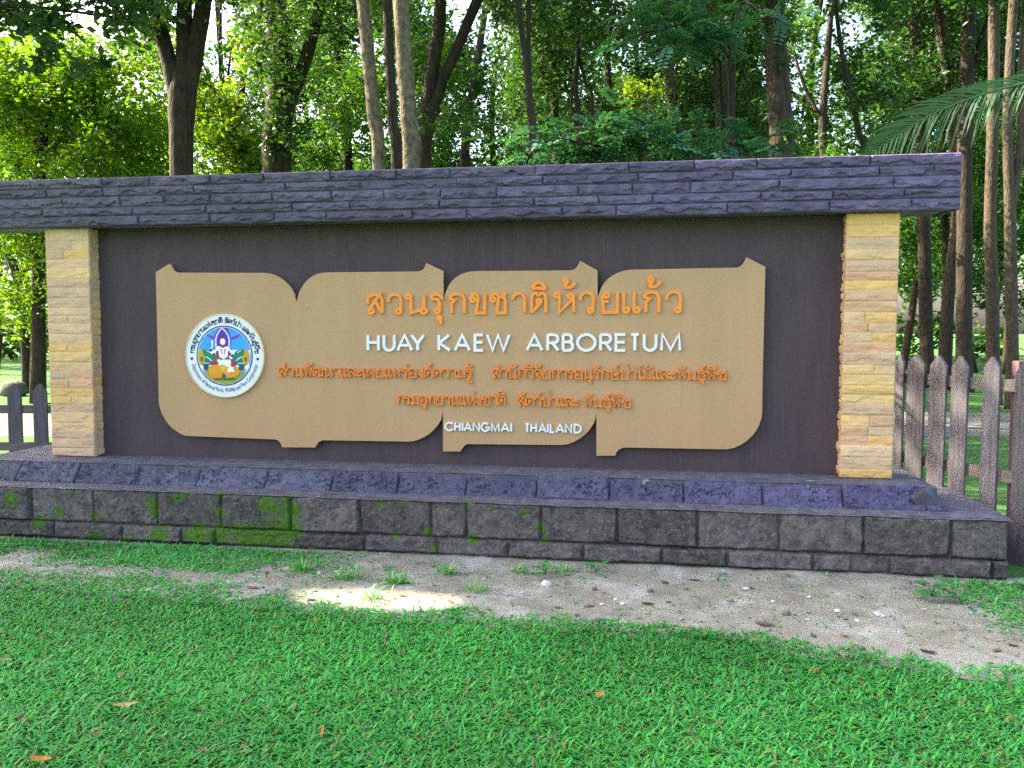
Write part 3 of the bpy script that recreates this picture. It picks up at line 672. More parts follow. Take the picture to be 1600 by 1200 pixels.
phrase('สัตว์ป่าเเละ', 807.5, 905, 635, 636.2, 619.4, 620.8, .0052, TH)
phrase('พันธุ์พืช', 910, 985.3, 636.6, 637.6, 621.4, 622.4, .0052, TH)

# ---- emblem
EC = onY(352.9, 555.7, BY); ER = .5*((onY(412.4, 555.7, BY)-onY(293.3, 555.7, BY))[0])
ERZ = .5*(onY(352.9, 492, BY)-onY(352.9, 619.3, BY))[2]
ER = (ER+ERZ)/2
ey = BY-.022
def ring_pts(r0, n=72, cx=0, cy=0, ry=None): 
    a = np.linspace(0, 2*np.pi, n, endpoint=False); return np.stack([cx+r0*np.cos(a), cy+(ry or r0)*np.sin(a)], 1)
def e3(q, k=0): q = np.asarray(q, float); return np.stack([EC[0]+q[:, 0]*ER, np.full(len(q), ey-k), EC[2]+q[:, 1]*ER], 1)
mb = MB(); mb.prism(e3(ring_pts(1.0))[::-1], EY, .0225)
emb = mb.build('emblem', 'white_paint', sign); emb['label'] = 'round white emblem with a seated crowned figure'
mb = MB(); n = 72; a = e3(ring_pts(1.0), .003); b = e3(ring_pts(1.022), .003); c = e3(ring_pts(1.022)); c[:, 1] = ey+.021
i = np.arange(n); j = (i+1) % n
mb.add(np.vstack([a, b, c]), np.vstack([np.stack([i, j, n+j, n+i], 1)[:, ::-1], np.stack([n+i, n+j, 2*n+j, 2*n+i], 1)[:, ::-1]]))
mb.build('rim', 'emblem_rim', emb)
pic = MB(); lay = [0]
def pp(poly, col, raw=False):
    q = np.asarray(poly, float)
    if not raw: q = np.stack([(q[:, 0]-635)/714, -(q[:, 1]-668)/764], 1)
    d = np.linalg.norm(q, axis=1); q = q*np.minimum(1, .695/np.maximum(d, 1e-6))[:, None] if not raw else q
    lay[0] += 1
    pic.add(e3(q, .0012+.00025*lay[0]), [tuple(range(len(q)))], srgb(*col))
def mir(poly): return [(1245-x, y) for x, y in poly]
pp(ring_pts(.735), (40, 55, 120), True); pp(ring_pts(.705), (250, 250, 250), True); pp(ring_pts(.695), (70, 165, 240), True)
pp([(150, 560), (1120, 560), (1100, 900), (900, 1160), (635, 1210), (370, 1160), (170, 900)], (245, 245, 235))
G1 = [(200, 560), (300, 540), (430, 600), (520, 700), (480, 800), (380, 840), (200, 850), (160, 700)]
pp(G1, (35, 130, 105)); pp(mir(G1), (35, 130, 105))
for q_ in ([(190, 670), (320, 690), (410, 760), (395, 772), (310, 706), (190, 686)], [(300, 560), (380, 610), (372, 622), (292, 574)], [(200, 800), (380, 800), (380, 814), (200, 814)]):
    pp(q_, (215, 235, 225)); pp(mir(q_), (215, 235, 225))
Y1 = [(170, 530), (235, 560), (240, 640), (280, 700), (250, 830), (170, 820), (140, 690)]
pp(Y1, (200, 165, 50)); pp(mir(Y1), (215, 160, 45))
pp([(180, 700), (240, 690), (235, 770), (190, 780)], (90, 120, 50)); pp(mir([(180, 700), (240, 690), (235, 770), (190, 780)]), (110, 120, 45))
pp([(230, 900), (420, 1000), (850, 1000), (1040, 900), (960, 1080), (820, 1170), (635, 1200), (450, 1170), (300, 1070)], (160, 160, 60))
pp([(400, 1090), (870, 1090), (800, 1130), (470, 1130)], (60, 105, 65))
B1 = [(235, 840), (330, 825), (350, 900), (310, 950), (250, 920)]
pp(B1, (50, 75, 125)); pp(mir(B1), (45, 80, 130))
pp([(600, 1010), (650, 1010), (665, 1080), (590, 1080)], (60, 90, 130))
H1 = [(300, 235), (345, 280), (470, 315), (470, 365), (400, 345), (325, 300)]
pp(H1, (140, 60, 170)); pp(mir(H1), (140, 60, 170))
pp([(540, 110), (700, 110), (740, 250), (760, 370), (745, 480), (465, 480), (455, 330), (490, 220)], (150, 60, 140))
pp([(605, 140), (665, 190), (720, 270), (748, 360), (745, 490), (470, 490), (472, 360), (500, 270), (548, 190)], (235, 225, 245))
pp([(605, 165), (655, 215), (700, 290), (722, 370), (720, 490), (498, 490), (498, 370), (520, 290), (562, 215)], (50, 60, 205))
pp(mir(mir([(440, 380), (400, 390), (410, 480), (385, 540), (410, 560), (440, 470)])), (230, 235, 245))
pp([(605, 240), (640, 300), (690, 420), (690, 500), (540, 500), (540, 420), (575, 300)], (140, 45, 75))
pp([(615+50*math.cos(t), 405+62*math.sin(t)) for t in np.linspace(0, 6.28, 16, endpoint=False)], (250, 240, 235))
pp([(480, 490), (560, 490), (620, 530), (680, 490), (745, 500), (750, 600), (690, 720), (540, 720), (490, 600)], (248, 238, 240))
C1 = [(480, 590), (530, 570), (545, 690), (600, 715), (590, 740), (500, 720)]
pp(C1, (170, 40, 90)); pp(mir(C1), (170, 40, 90))
pp([(565, 540), (600, 540), (605, 640), (590, 640)], (180, 150, 170)); pp([(640, 540), (670, 540), (650, 640), (635, 640)], (180, 150, 170))
pp([(480, 545), (490, 605), (400, 640), (375, 600)], (248, 240, 240)); pp([(370, 545), (420, 545), (410, 590), (375, 580)], (60, 45, 110))
pp([(740, 540), (840, 600), (830, 650), (750, 610)], (248, 240, 240)); pp([(735, 660), (800, 710), (780, 735), (730, 700)], (248, 240, 240))
pp([(340, 880), (450, 825), (700, 840), (830, 850), (905, 900), (920, 990), (860, 1060), (690, 1085), (620, 960), (580, 1090), (400, 1090), (345, 990)], (225, 160, 45))
pp([(545, 850), (700, 870), (615, 975)], (240, 185, 60)); pp([(400, 1000), (580, 980), (575, 1085), (400, 1085)], (235, 140, 50)); pp([(700, 1000), (890, 990), (850, 1055), (700, 1075)], (235, 150, 50))
pp([(360, 805), (430, 758), (515, 775), (535, 830), (385, 842)], (175, 50, 90)); pp([(530, 780), (610, 785), (770, 840), (745, 885), (600, 830), (535, 850)], (248, 240, 235))
pp([(765, 790), (825, 742), (870, 785), (825, 870), (765, 855)], (175, 50, 90)); pp([(725, 880), (790, 870), (835, 965), (700, 975), (695, 930)], (248, 242, 238))
for bx, by in ((380, 210), (440, 180), (460, 240), (720, 170), (790, 200), (840, 215), (250, 350), (900, 350), (930, 430), (300, 440), (340, 470), (830, 430)):
    pp([(bx-16, by), (bx, by-9), (bx+18, by-2), (bx, by+6)], (35, 85, 165))
pic.build('picture', 'emblem_paint', emb)
# writing round the emblem
ink = MB(); INK = srgb(45, 45, 75)
class RingRib(Ribbon): pass
rb = Ribbon(0, .010, .0001)
txt = split('กรมอุทยานเเห่งชาติ')+[[' ', '']]+split('สัตว์ป่า')+[[' ', '']]+split('เเละพันธุ์พืช')
W = sum(.5 if c == ' ' else G[c][0] for c, _ in txt); a0, a1 = R(176), R(4); x = 0; hgt = .105; rad = .80
def bend(P, s=1):
    return P
for c, mk in txt:
    if c == ' ': x += .5; continue
    for st in G[c][1]+[('m', e) for e in mk]:
        sts = [st] if st[0] != 'm' else MK[st[1]]
        for s2 in sts:
            P, cl = stroke_pts(s2)
            off = x if st[0] != 'm' else x+G[c][0]-.1
            th = a0+(a1-a0)*(P[:, 0]+off)/W; rr = rad+P[:, 1]*hgt*.9
            rb.stroke(np.stack([rr*np.cos(th), rr*np.sin(th)], 1), cl)
    x += G[c][0]
v = np.vstack(rb.mb.V); ink.add(e3(v[:, [0, 2]], .0022), np.vstack([f for f in rb.mb.F]), INK); ink.build('lettering', 'emblem_paint', emb); ink = MB()
tc = bpy.data.curves.new('ring_text', 'FONT'); tc.body = 'Department of National Parks, Wildlife and Plant Conservation'; tc.size = 1
to = bpy.data.objects.new('ring_text', tc); COL.objects.link(to)
dg = bpy.context.evaluated_depsgraph_get(); me = to.evaluated_get(dg).to_mesh()
V = np.array([v.co[:2] for v in me.vertices]); Fs = [tuple(p.vertices) for p in me.polygons]
w = V[:, 0].max(); th = R(194)+(R(346)-R(194))*V[:, 0]/w; rr = .90-(V[:, 1]+.05)*.145
q_ = np.stack([rr*np.cos(th), rr*np.sin(th)], 1); ink.add(e3(q_, .0022), Fs, INK)
to.evaluated_get(dg).to_mesh_clear(); bpy.data.objects.remove(to); bpy.data.curves.remove(tc)
for th in (R(185), R(-5)):
    if ink.n: ink.build('lettering' if th > 3 else 'ornament', 'emblem_paint', emb); ink = MB()
    c = np.array([.865*math.cos(th), .865*math.sin(th)]); ink.add(e3(c+np.array([(.04, 0), (0, .045), (-.04, 0), (0, -.045)]), .0022), [(0, 1, 2, 3)], srgb(90, 40, 90))
ink.build('ornament', 'emblem_paint', emb)

# ================================================================== FENCES
def picket(mb_parent, p0, ztop, zbot, w, ax, t=.022, name='picket', m='fence_wood', tint=1.0, point=.085):
    a = np.array(ax); nrm = np.array([a[1], -a[0], 0])
    c = np.array([p0[0], p0[1], 0])
    pr = [(-w/2, zbot), (w/2, zbot), (w/2, ztop-point), (w*.05, ztop-.002), (-w*.05, ztop-.002), (-w/2, ztop-point)]
    mb = MB(); ring = np.array([c+a*x+EZ*z for x, z in pr]); mb.prism(ring, -nrm, t, (tint, tint, tint))
    return mb.build(name, m, mb_parent)
# right fence: pickets measured as (left px, right px, top px, depth)
RF = [(1399, 1411, 552), (1417, 1443, 553), (1452, 1477, 555), (1486, 1511, 556), (1536, 1561, 557), (1586, 1614, 565)]
_a, _b = at(1404, 600, 6.95)[:2], at(1600, 600, 5.85)[:2]; AX = np.array([*(_b-_a), 0]); AX /= np.linalg.norm(AX)
def on_fence(px):
    d = ray(px, 600)[:2]; M_ = np.array([[d[0], -AX[0]], [d[1], -AX[1]]]); t_, u_ = np.linalg.solve(M_, _a-CAM[:2]); return CAM[:2]+d*t_
fp = on_fence(1464); fr = thing('picket_fence', 'dark weathered picket fence with peeling post right of the sign', 'fence', (fp[0], fp[1], 0))
NB = np.array([-AX[1], AX[0], 0]); NB = NB if NB[1] > 0 else -NB
for k, (l, r_, t) in enumerate(RF):
    c = on_fence((l+r_)/2); a, b = on_fence(l), on_fence(r_)
    D = (np.array([c[0], c[1], CAM[2]])-CAM)@_fw
    w = np.linalg.norm(b-a)
    picket(fr, c, at(l, t, D)[2], -.03, w, AX, tint=(.8, .75, .95, 1.0, 1.05, .8)[k])
rail_c = on_fence(1550); rD = (np.array([rail_c[0], rail_c[1], CAM[2]])-CAM)@_fw
for zpx in (601, 743):
    a, b = on_fence(1380), on_fence(1640); zc = at(1550, zpx, rD)[2]
    a = np.array([*a, zc])+NB*.042; b = np.array([*b, zc])+NB*.042; ax = b-a; L_ = np.linalg.norm(ax); ax /= L_
    mb = MB(); mb.box((a+b)/2, (L_, .035, .085), np.array([ax, [-ax[1], ax[0], 0], EZ])); mb.build('rail', 'rail_wood', fr)
pc = np.array([*on_fence(1578), 0])+NB*.125
mb = MB(); mb.box((pc[0], pc[1], .72), (.11, .11, 1.46)); po = mb.build('post', 'post_paint', fr)
mb = MB(); rgp = np.random.RandomState(5)
for k in range(7):
    z = 1.10-k*.06+rgp.uniform(-.01, .01); x = -.045+rgp.uniform(0, .012); w = rgp.uniform(.012, .03); h = rgp.uniform(.03, .07)
    ring = [(pc[0]+x, pc[1]-.0565, z-h/2), (pc[0]+x+w, pc[1]-.0565, z-h*.3), (pc[0]+x+w*.8, pc[1]-.0565, z+h*.35), (pc[0]+x+.002, pc[1]-.0565, z+h/2)]
    mb.prism(np.array(ring), EY, .0015)
mb.build('peeling_paint', 'white_paint', po)
# left fence
fl = None; LFp = [(-90, -70), (-50, -30), (-30+2, -8), (10, 32), (50, 72)]
p0 = at(20, 600, 8.6); fl = thing('picket_fence', 'grey picket fence with two pickets showing left of the sign', 'fence', (p0[0], p0[1], 0))
for k, (l, r_) in enumerate([(-150, -129), (-110, -89), (-70, -49), (-30, -9), (10, 32), (50, 72), (91, 112)]):
    c = at((l+r_)/2, 600, 8.6); ax = np.array([RT[0], RT[1], 0]); ax /= np.linalg.norm(ax)
    picket(fl, c, at(l, 599, 8.6)[2], .0, .142, ax, tint=.9)
for zpx in (639, 697):
    a, b = at(-170, zpx, 8.65), at(125, zpx, 8.65); b[2] = a[2]; ax = b-a; L_ = np.linalg.norm(ax); ax /= L_
    mb = MB(); mb.box((a+b)/2, (L_, .035, .085), np.array([ax, [-ax[1], ax[0], 0], EZ])); mb.build('rail', 'rail_wood', fl)

# ================================================================== TREES
def leaf_quads(P, size, rg, up=.5, aspect=.52, droop=.2, svar=.35):
    n = len(P)
    d = rg.normal(size=(n, 3)); d[:, 2] = d[:, 2]*.5-droop; d /= np.linalg.norm(d, axis=1)[:, None]
    nn = rg.normal(size=(n, 3)); nn[:, 2] += up*2
    s = np.cross(d, nn); s /= np.linalg.norm(s, axis=1)[:, None]+1e-9
    nv = np.cross(s, d)
    L = size*(1+svar*rg.normal(size=n)).clip(.45, 1.8)[:, None]; W = L*aspect
    mid = P+d*L*.45
    V = np.stack([P, mid+s*W*.5+nv*L*.06, P+d*L, mid-s*W*.5+nv*L*.06], 1).reshape(-1, 3)
    Fq = np.arange(n*4).reshape(n, 4)
    return V, Fq
def foliage(clumps, per, size, seed, hue=(1, 1, 1), var=.35, flat=.7, dens=8.4, lsc=.76, **kw):
    """clumps: rows x,y,z,r. Leaves fill each clump shell-weighted, with sub-twigs so it breaks into sprays."""
    rg = np.random.RandomState(seed); mb = MB()
    for (x, y, z, r_) in clumps:
        n = max(8, int(dens*per*r_**2*rg.uniform(.7, 1.3))); k = max(3, n//22)
        c = rg.normal(size=(k, 3)); c /= np.linalg.norm(c, axis=1)[:, None]; c *= (rg.rand(k, 1)**.45)*r_; c[:, 2] *= flat
        tw = c[rg.randint(k, size=n)]+rg.normal(size=(n, 3))*r_*.17
        P = np.array([x, y, z])+tw
        V, Fq = leaf_quads(P, size*lsc, rg, **kw)
        tv = (1+var*(rg.rand(n)-.5)*2)[:, None]*np.array(hue)*(1+.5*(rg.rand()-.5))
        tv = tv*np.stack([1+.5*(rg.rand(n)-.4), np.ones(n), 1+.3*(rg.rand(n)-.5)], 1)
        mb.add(V, Fq, np.repeat(tv, 4, 0))
    return mb
def pth(pts, D, n=None):
    """polyline of (px,py,r_px) at camera depth D -> smooth world points and radii; starts at the ground"""
    P = np.array([at(a, b, D) for a, b, c in pts]); rr = np.array([c for *_, c in pts])*D/F
    Q = smooth(P, 5); t = np.linspace(0, len(P)-1, len(Q)); return Q, np.interp(t, np.arange(len(P)), rr)
HOLES = [(348, 55, 28, 70), (378, 140, 18, 24), (12, 45, 24, 18), (725, 60, 22, 24), (775, 75, 30, 50), (755, 190, 28, 28), (735, 240, 26, 20), (945, 105, 42, 26), (1255, 150, 24, 60), (1310, 25, 42, 26), (1262, 90, 24, 24), (1362, 55, 24, 20), (1300, 190, 24, 20), (485, 180, 16, 14), (590, 60, 14, 40), (1180, 60, 14, 14), (600, 200, 14, 30)]
def in_hole(p, r_, k=.38):
    d = np.asarray(p[:3])-CAM; D = d@_fw; x = 800+F*(d@RT)/D; y = 600-F*(d@UP)/D; e = r_*F/D*k
    return any(((x-a)/(c*.8+e))**2+((y-b)/(h*.8+e))**2 < 1 for a, b, c, h in HOLES)
def gy(D): return 518+F*CAM[2]/D
def tree(name, label, D, stems, clumps, m_leaf, per=95, size=.16, bark='bark', seed=1, hue=(1, 1, 1), group=None, extra=None, **kw):
    b = at(stems[0][0][0], gy(D), D); b[2] = 0
    t = thing(name, label, 'tree', b, group)
    mb = MB()
    for i, st in enumerate(stems):
        st = list(st)
        if i == 0 or st[0][1] == 'g':
            if st[0][1] == 'g': st[0] = (st[0][0], gy(D)+4, st[0][2])
            else: st = [(st[0][0], gy(D)+4, st[0][2]*1.35)]+st
        Q, rr = pth(st, D); mb.tube(Q, rr, 12, seed+i, .10)
    mb.build('trunk', bark, t, smooth=True)
    rg = np.random.RandomState(seed+500); C = []
    for (px0, px1, py0, py1, n, r0, r1, dd) in clumps:
        for _ in range(n):
            d = D+rg.uniform(-dd, dd); p = at(rg.uniform(px0, px1), rg.uniform(py0, py1), d)
            rr_ = rg.uniform(r0, r1)
            if not in_hole(p, rr_): C.append((*p, rr_))
    if C: foliage(C, per, size, seed, hue, **kw).build('crown', m_leaf, t)
    return t

GRP = 'trees in the wood behind the sign'
tree('forked_tree', 'big dark trunk forking into three limbs above the left half of the sign', 14,
     [[(283, 272, 18), (284, 190, 20), (284, 145, 21), (285, 105, 12), (286, 75, 3)], [(279, 200, 13), (275, 140, 14), (262, 90, 12), (247, 30, 11), (236, -60, 9), (215, -200, 6)], [(285, 190, 14), (286, 130, 14), (288, 60, 12), (290, -40, 11), (296, -220, 6)], [(288, 200, 13), (293, 145, 14), (306, 80, 13), (318, 0, 12), (330, -90, 11), (352, -240, 6)]],
     [(140, 420, -330, -60, 17, .7, 1.3, 1.6), (150, 250, -60, 60, 9, .4, .7, 1.0), (228, 262, 10, 110, 5, .2, .35, .4)], 'leaf_dark', seed=2, group=GRP)
tree('dark_trunk_tree', 'dark ivy-clad trunk between the forked tree and the three slim trunks', 17,
     [[(432, 268, 22), (436, 180, 22), (440, 110, 20), (432, 30, 17), (420, -80, 14)], [(437, 230, 13), (448, 165, 13), (475, 100, 10), (495, 30, 9), (515, -80, 7)]],
     [(360, 560, -260, -20, 15, .8, 1.4, 2), (380, 560, -20, 120, 12, .5, .9, 1.5), (405, 500, 120, 280, 9, .35, .6, .9)], 'leaf_dark', seed=3, group=GRP, per=80)
for k, (lab, st, bk, D) in enumerate((
    ('slim tan trunk, leftmost of the three close together', [(592, 268, 10.5), (584, 180, 10.5), (574, 70, 10.5), (560, -60, 9.5), (545, -260, 7)], 'pale_bark', 10.5),
    ('slim brown trunk in the middle of the three close together', [(620, 268, 9), (614, 190, 8.5), (609, 90, 8), (603, -60, 7), (596, -260, 5)], 'bark', 10.9),
    ('thick pale speckled trunk, rightmost of the three close together', [(643, 268, 13), (638, 180, 13), (631, 80, 13), (623, -60, 12), (612, -300, 9)], 'pale_bark', 10.2))):
    tree('slim_tree', lab, D, [st], [(st[-1][0]-130, st[-1][0]+130, -420, -170, 10, .6, 1.0, 1.2)], 'leaf_mid', seed=10+k, bark=bk, group=GRP)
tree('leaning_fork_tree', 'black V-shaped trunk just right of the pale speckled trunk', 15,
     [[(662, 268, 12), (664, 210, 13), (668, 165, 13)], [(664, 180, 10), (676, 110, 10), (687, 30, 10), (692, -80, 9), (700, -240, 6)], [(670, 190, 10), (690, 130, 9), (712, 80, 9), (742, 10, 8.5), (775, -70, 7), (800, -180, 5)]],
     [(600, 900, -300, -40, 22, .7, 1.2, 1.6), (690, 800, 20, 200, 9, .35, .6, .8)], 'leaf_dark', seed=4, group=GRP, per=80)
tree('thin_tree', 'thin twin brown trunks above the board before the dark thicket', 11.5,
     [[(832, 262, 6), (829, 180, 5.5), (822, 100, 5), (808, 0, 4.5), (795, -120, 3)], [(846, 'g', 6), (850, 262, 5), (834, 190, 4.5), (826, 90, 4), (828, -100, 3)]],
     [(700, 930, -280, -40, 12, .5, .9, 1.0), (770, 880, -40, 40, 4, .3, .45, .5)], 'leaf_dark', seed=5, group=GRP)
tree('crooked_tree', 'thin crooked trunk with bare twigs left of the feathery shrub', 15,
     [[(904, 262, 5), (906, 190, 4.5), (899, 130, 4), (904, 60, 4), (900, -120, 3)], [(906, 215, 2.5), (893, 165, 2), (897, 120, 1.6), (903, 70, 1.2)], [(925, 'g', 4), (926, 190, 3), (915, 130, 2.6), (905, 90, 2.4)]],
     [(790, 1010, -120, 60, 14, .5, .9, 1.6)], 'leaf_dark', seed=6, group=GRP)
tree('grey_barked_tree', 'short lit length of pale trunk among dark leaves above the arboretum lettering', 16,
     [[(1058, 262, 10), (1052, 180, 9.5), (1045, 110, 9), (1036, 20, 8), (1026, -120, 6)]],
     [(920, 1180, -220, 60, 26, .7, 1.2, 2), (1065, 1190, 60, 250, 16, .5, .9, 1.2), (950, 1045, 40, 105, 4, .35, .5, .6)], 'leaf_dark', seed=7, bark='pale_bark', group=GRP)
tree('stout_tree', 'stout black trunk standing upright behind the right half of the sign', 12,
     [[(1222, 255, 19), (1218, 160, 18), (1212, 70, 17), (1206, -20, 17), (1200, -120, 14), (1190, -300, 8)], [(1206, -10, 9), (1250, -90, 7), (1300, -200, 5)]],
     [(1050, 1400, -330, -60, 28, .6, 1.1, 1.5), (1195, 1255, 0, 230, 9, .16, .28, .3), (1080, 1200, -60, 70, 8, .4, .6, 1)], 'leaf_dark', seed=8, group=GRP)
tree('leaning_sapling', 'thin leaning sapling in the leafy gap right of the stout trunk', 15,
     [[(1352, 262, 5), (1343, 210, 4.5), (1328, 140, 4), (1312, 60, 3.5), (1300, -60, 2.5)], [(1300, 200, 1.8), (1285, 180, 1.5), (1262, 168, 1)]],
     [(1250, 1420, -120, 60, 13, .5, .85, 1.4), (1290, 1400, 60, 200, 10, .35, .55, 1)], 'leaf_dark', seed=9, group=GRP, per=75)
tree('tall_tree', 'tall straight dark trunk nearest the right pillar, beyond its picket fence', 25,
     [[(1447, 520, 10), (1442, 330, 9.5), (1433, 130, 9), (1424, -60, 8), (1415, -300, 5)], [(1432, 90, 5), (1410, 50, 4.5), (1385, 10, 4), (1350, -60, 3)]],
     [(1330, 1520, -300, 10, 24, 1.0, 1.8, 3), (1380, 1480, 20, 180, 8, .7, 1.1, 2)], 'leaf_dark', seed=20, size=.2, per=70, group=GRP)
tree('tall_tree', 'slanting dark trunk second from the right pillar, lit on one side', 24,
     [[(1477, 560, 10), (1482, 460, 9.5), (1496, 340, 9), (1490, 200, 8.5), (1472, 70, 8), (1460, -80, 7)]],
     [(1400, 1560, -300, -20, 18, 1.0, 1.7, 3)], 'leaf_dark', seed=21, size=.2, per=70, group=GRP)
tree('tall_tree', 'thick dark trunk third from the right pillar beyond the fence', 23,
     [[(1506, 560, 12), (1507, 330, 11), (1510, 130, 11), (1518, -60, 9), (1530, -300, 6)], [(1512, 140, 6), (1535, 60, 5), (1570, -40, 4)]],
     [(1440, 1640, -300, -20, 18, 1.0, 1.7, 3), (1480, 1600, 40, 150, 7, .7, 1.0, 2)], 'leaf_dark', seed=22, size=.2, per=70, group=GRP)
tree('tall_tree', 'pale bent trunk with sunlit bark under the palm leaf', 19,
     [[(1552, 560, 10), (1550, 460, 9.5), (1547, 340, 9), (1552, 170, 8.5), (1553, 40, 8), (1550, -80, 7), (1540, -300, 5)]],
     [(1470, 1680, -320, -40, 18, .9, 1.5, 2.4)], 'leaf_dark', seed=23, bark='brown_bark', group=GRP)
tree('tall_tree', 'grey forking trunk at the right edge of the photo', 18,
     [[(1582, 560, 9), (1580, 430, 9), (1577, 300, 8), (1574, 190, 7.5), (1580, 60, 7), (1590, -80, 7)], [(1577, 350, 6), (1592, 250, 6), (1597, 120, 5.5), (1606, -60, 5)]],
     [(1500, 1760, -320, -40, 18, .9, 1.5, 2.4)], 'leaf_dark', seed=24, bark='brown_bark', group=GRP)
tree('bent_tree', 'bent brown trunk seen left of the left pillar above the pickets', 22,
     [[(42, 598, 7), (38, 530, 6.5), (30, 450, 6.5), (12, 395, 6), (-25, 340, 5), (-60, 230, 4)], [(64, 'g', 4), (56, 540, 4), (46, 460, 4), (34, 420, 3.5)]],
     [(-180, 60, 120, 330, 14, .7, 1.1, 2), (-40, 100, 330, 480, 7, .5, .8, 2)], 'leaf_mid', seed=25, group=GRP, per=70)
tree('yellow_green_tree', 'sunlit yellow-green tree filling the view above the left end of the sign', 19,
     [[(60, 330, 9), (66, 220, 8), (80, 100, 6), (90, 20, 4)], [(64, 260, 4), (120, 180, 3.5), (175, 110, 2.5)], [(66, 240, 4), (20, 170, 3), (-20, 100, 2)]],
     [(-60, 240, 60, 290, 46, .6, 1.15, 1.8), (-40, 60, 90, 200, 10, .6, 1.0, 1.5), (0, 70, 340, 500, 10, .6, .9, 1.5)], 'leaf_bright', seed=30, size=.17, per=85, hue=(.88, 1.08, .9), group=GRP)
tree('overhanging_tree', 'near dark tree whose leafy branch overhangs the top left corner', 9,
     [[(-260, 200, 16), (-250, 0, 14), (-230, -250, 11)], [(-252, 40, 7), (-120, 10, 5), (40, 10, 3), (200, 30, 1.5)], [(-240, -60, 6), (-60, -60, 4), (130, -50, 2)]],
     [(-200, 250, -120, 30, 26, .3, .55, .8), (40, 160, 20, 105, 7, .2, .32, .5), (-20, 60, 0, 60, 4, .25, .35, .5)], 'leaf_dark', seed=31, size=.13, per=150, group=GRP)
tree('sunny_tree', 'light green tree between the forked trunk and the ivy-clad trunk', 24,
     [[(372, 300, 7), (370, 220, 6), (380, 120, 5), (392, 40, 4)], [(371, 200, 3), (340, 150, 2.5), (325, 120, 2)]],
     [(325, 420, 130, 300, 22, .6, 1.0, 2), (385, 425, 0, 140, 10, .6, .9, 2)], 'leaf_bright', seed=32, size=.2, per=75, hue=(.9, 1, .9), group=GRP)
tree('spreading_tree', 'spreading bright tree behind the three close trunks', 26,
     [[(545, 300, 8), (540, 200, 7), (528, 100, 6), (520, 0, 5)], [(538, 180, 4), (575, 110, 3.5), (610, 60, 3)], [(540, 200, 4), (500, 150, 3), (470, 120, 2)]],
     [(460, 680, -60, 200, 34, .8, 1.4, 3), (480, 640, 190, 300, 14, .7, 1.2, 2.5)], 'leaf_mid', seed=33, size=.2, per=62, hue=(1.25, 1.15, .8), group=GRP)
tree('spreading_tree', 'lit green tree seen through the V-shaped trunk', 28,
     [[(725, 300, 8), (730, 200, 7), (745, 100, 6), (760, 0, 5)], [(731, 180, 4), (700, 120, 3), (680, 70, 3)]],
     [(670, 760, 90, 300, 16, .7, 1.2, 3), (760, 860, -40, 180, 16, .7, 1.2, 3)], 'leaf_mid', seed=34, size=.2, per=60, hue=(1.2, 1.15, .8), group=GRP)
tree('thicket_tree', 'dark small-leaved tree over the thicket right of centre', 20,
     [[(870, 300, 7), (868, 200, 6), (862, 100, 5), (850, 0, 4)], [(960, 'g', 5), (955, 200, 4), (950, 90, 4), (962, 0, 3)]],
     [(770, 960, -60, 130, 30, .5, 1.0, 2), (790, 960, 130, 270, 20, .5, .8, 2)], 'leaf_dark', seed=35, size=.15, per=90, group=GRP)
tree('sunny_tree', 'small bright green tree glimpsed beside the pale lit trunk', 24,
     [[(1010, 300, 6), (1012, 220, 5), (1015, 150, 4)]], [(950, 1040, 90, 190, 9, .5, .8, 1.5)], 'leaf_bright', seed=36, size=.18, per=80, group=GRP)
tree('shady_tree', 'dense dark tree between the pale lit trunk and the stout trunk', 19,
     [[(1130, 300, 8), (1128, 200, 7), (1120, 80, 6), (1110, -40, 5)]],
     [(1060, 1200, -60, 250, 34, .6, 1.1, 2), (1130, 1200, 60, 140, 3, .4, .5, 1)], 'leaf_dark', seed=37, size=.17, per=80, hue=(1.2, 1.1, .9), group=GRP)
tree('gap_tree', 'open-crowned tree with sky showing through, right of the stout trunk', 25,
     [[(1290, 300, 7), (1285, 200, 6), (1292, 100, 5), (1300, 0, 4)], [(1286, 190, 3), (1255, 130, 2.5), (1235, 60, 2)]],
     [(1240, 1420, -40, 120, 20, .6, 1.1, 2.5), (1240, 1420, 120, 290, 17, .5, .9, 2.5)], 'leaf_mid', seed=38, size=.19, per=62, group=GRP)
tree('shady_tree', 'dense dark tree behind the tall trunks on the right', 30,
     [[(1480, 500, 6), (1475, 300, 5), (1470, 100, 4), (1460, 0, 4)], [(1620, 'g', 6), (1610, 300, 5), (1600, 100, 4)]],
     [(1390, 1640, -60, 240, 40, .9, 1.6, 3), (1410, 1640, 240, 520, 26, .8, 1.3, 3)], 'leaf_mid', seed=39, size=.22, per=50, hue=(.8, .85, .8), group=GRP)
tree('shady_tree', 'mid-green tree deep behind the ivy-clad trunk and the three close trunks', 31,
     [[(455, 300, 7), (458, 200, 6), (450, 100, 5)], [(640, 'g', 6), (645, 200, 5), (650, 90, 4)]],
     [(395, 720, 40, 300, 34, .9, 1.5, 2), (560, 720, -60, 60, 8, .9, 1.3, 2)], 'leaf_mid', seed=44, size=.22, per=50, hue=(.95, 1, .95), group=GRP)
tree('shady_tree', 'dark green tree behind the sunlit yellow-green tree at the left end', 25,
     [[(165, 300, 8), (160, 200, 7), (150, 100, 5)]],
     [(-80, 290, 90, 300, 30, .8, 1.3, 2), (-60, 90, 330, 500, 8, .7, 1.0, 2)], 'leaf_mid', seed=45, size=.2, per=58, hue=(.8, .95, .9), group=GRP)
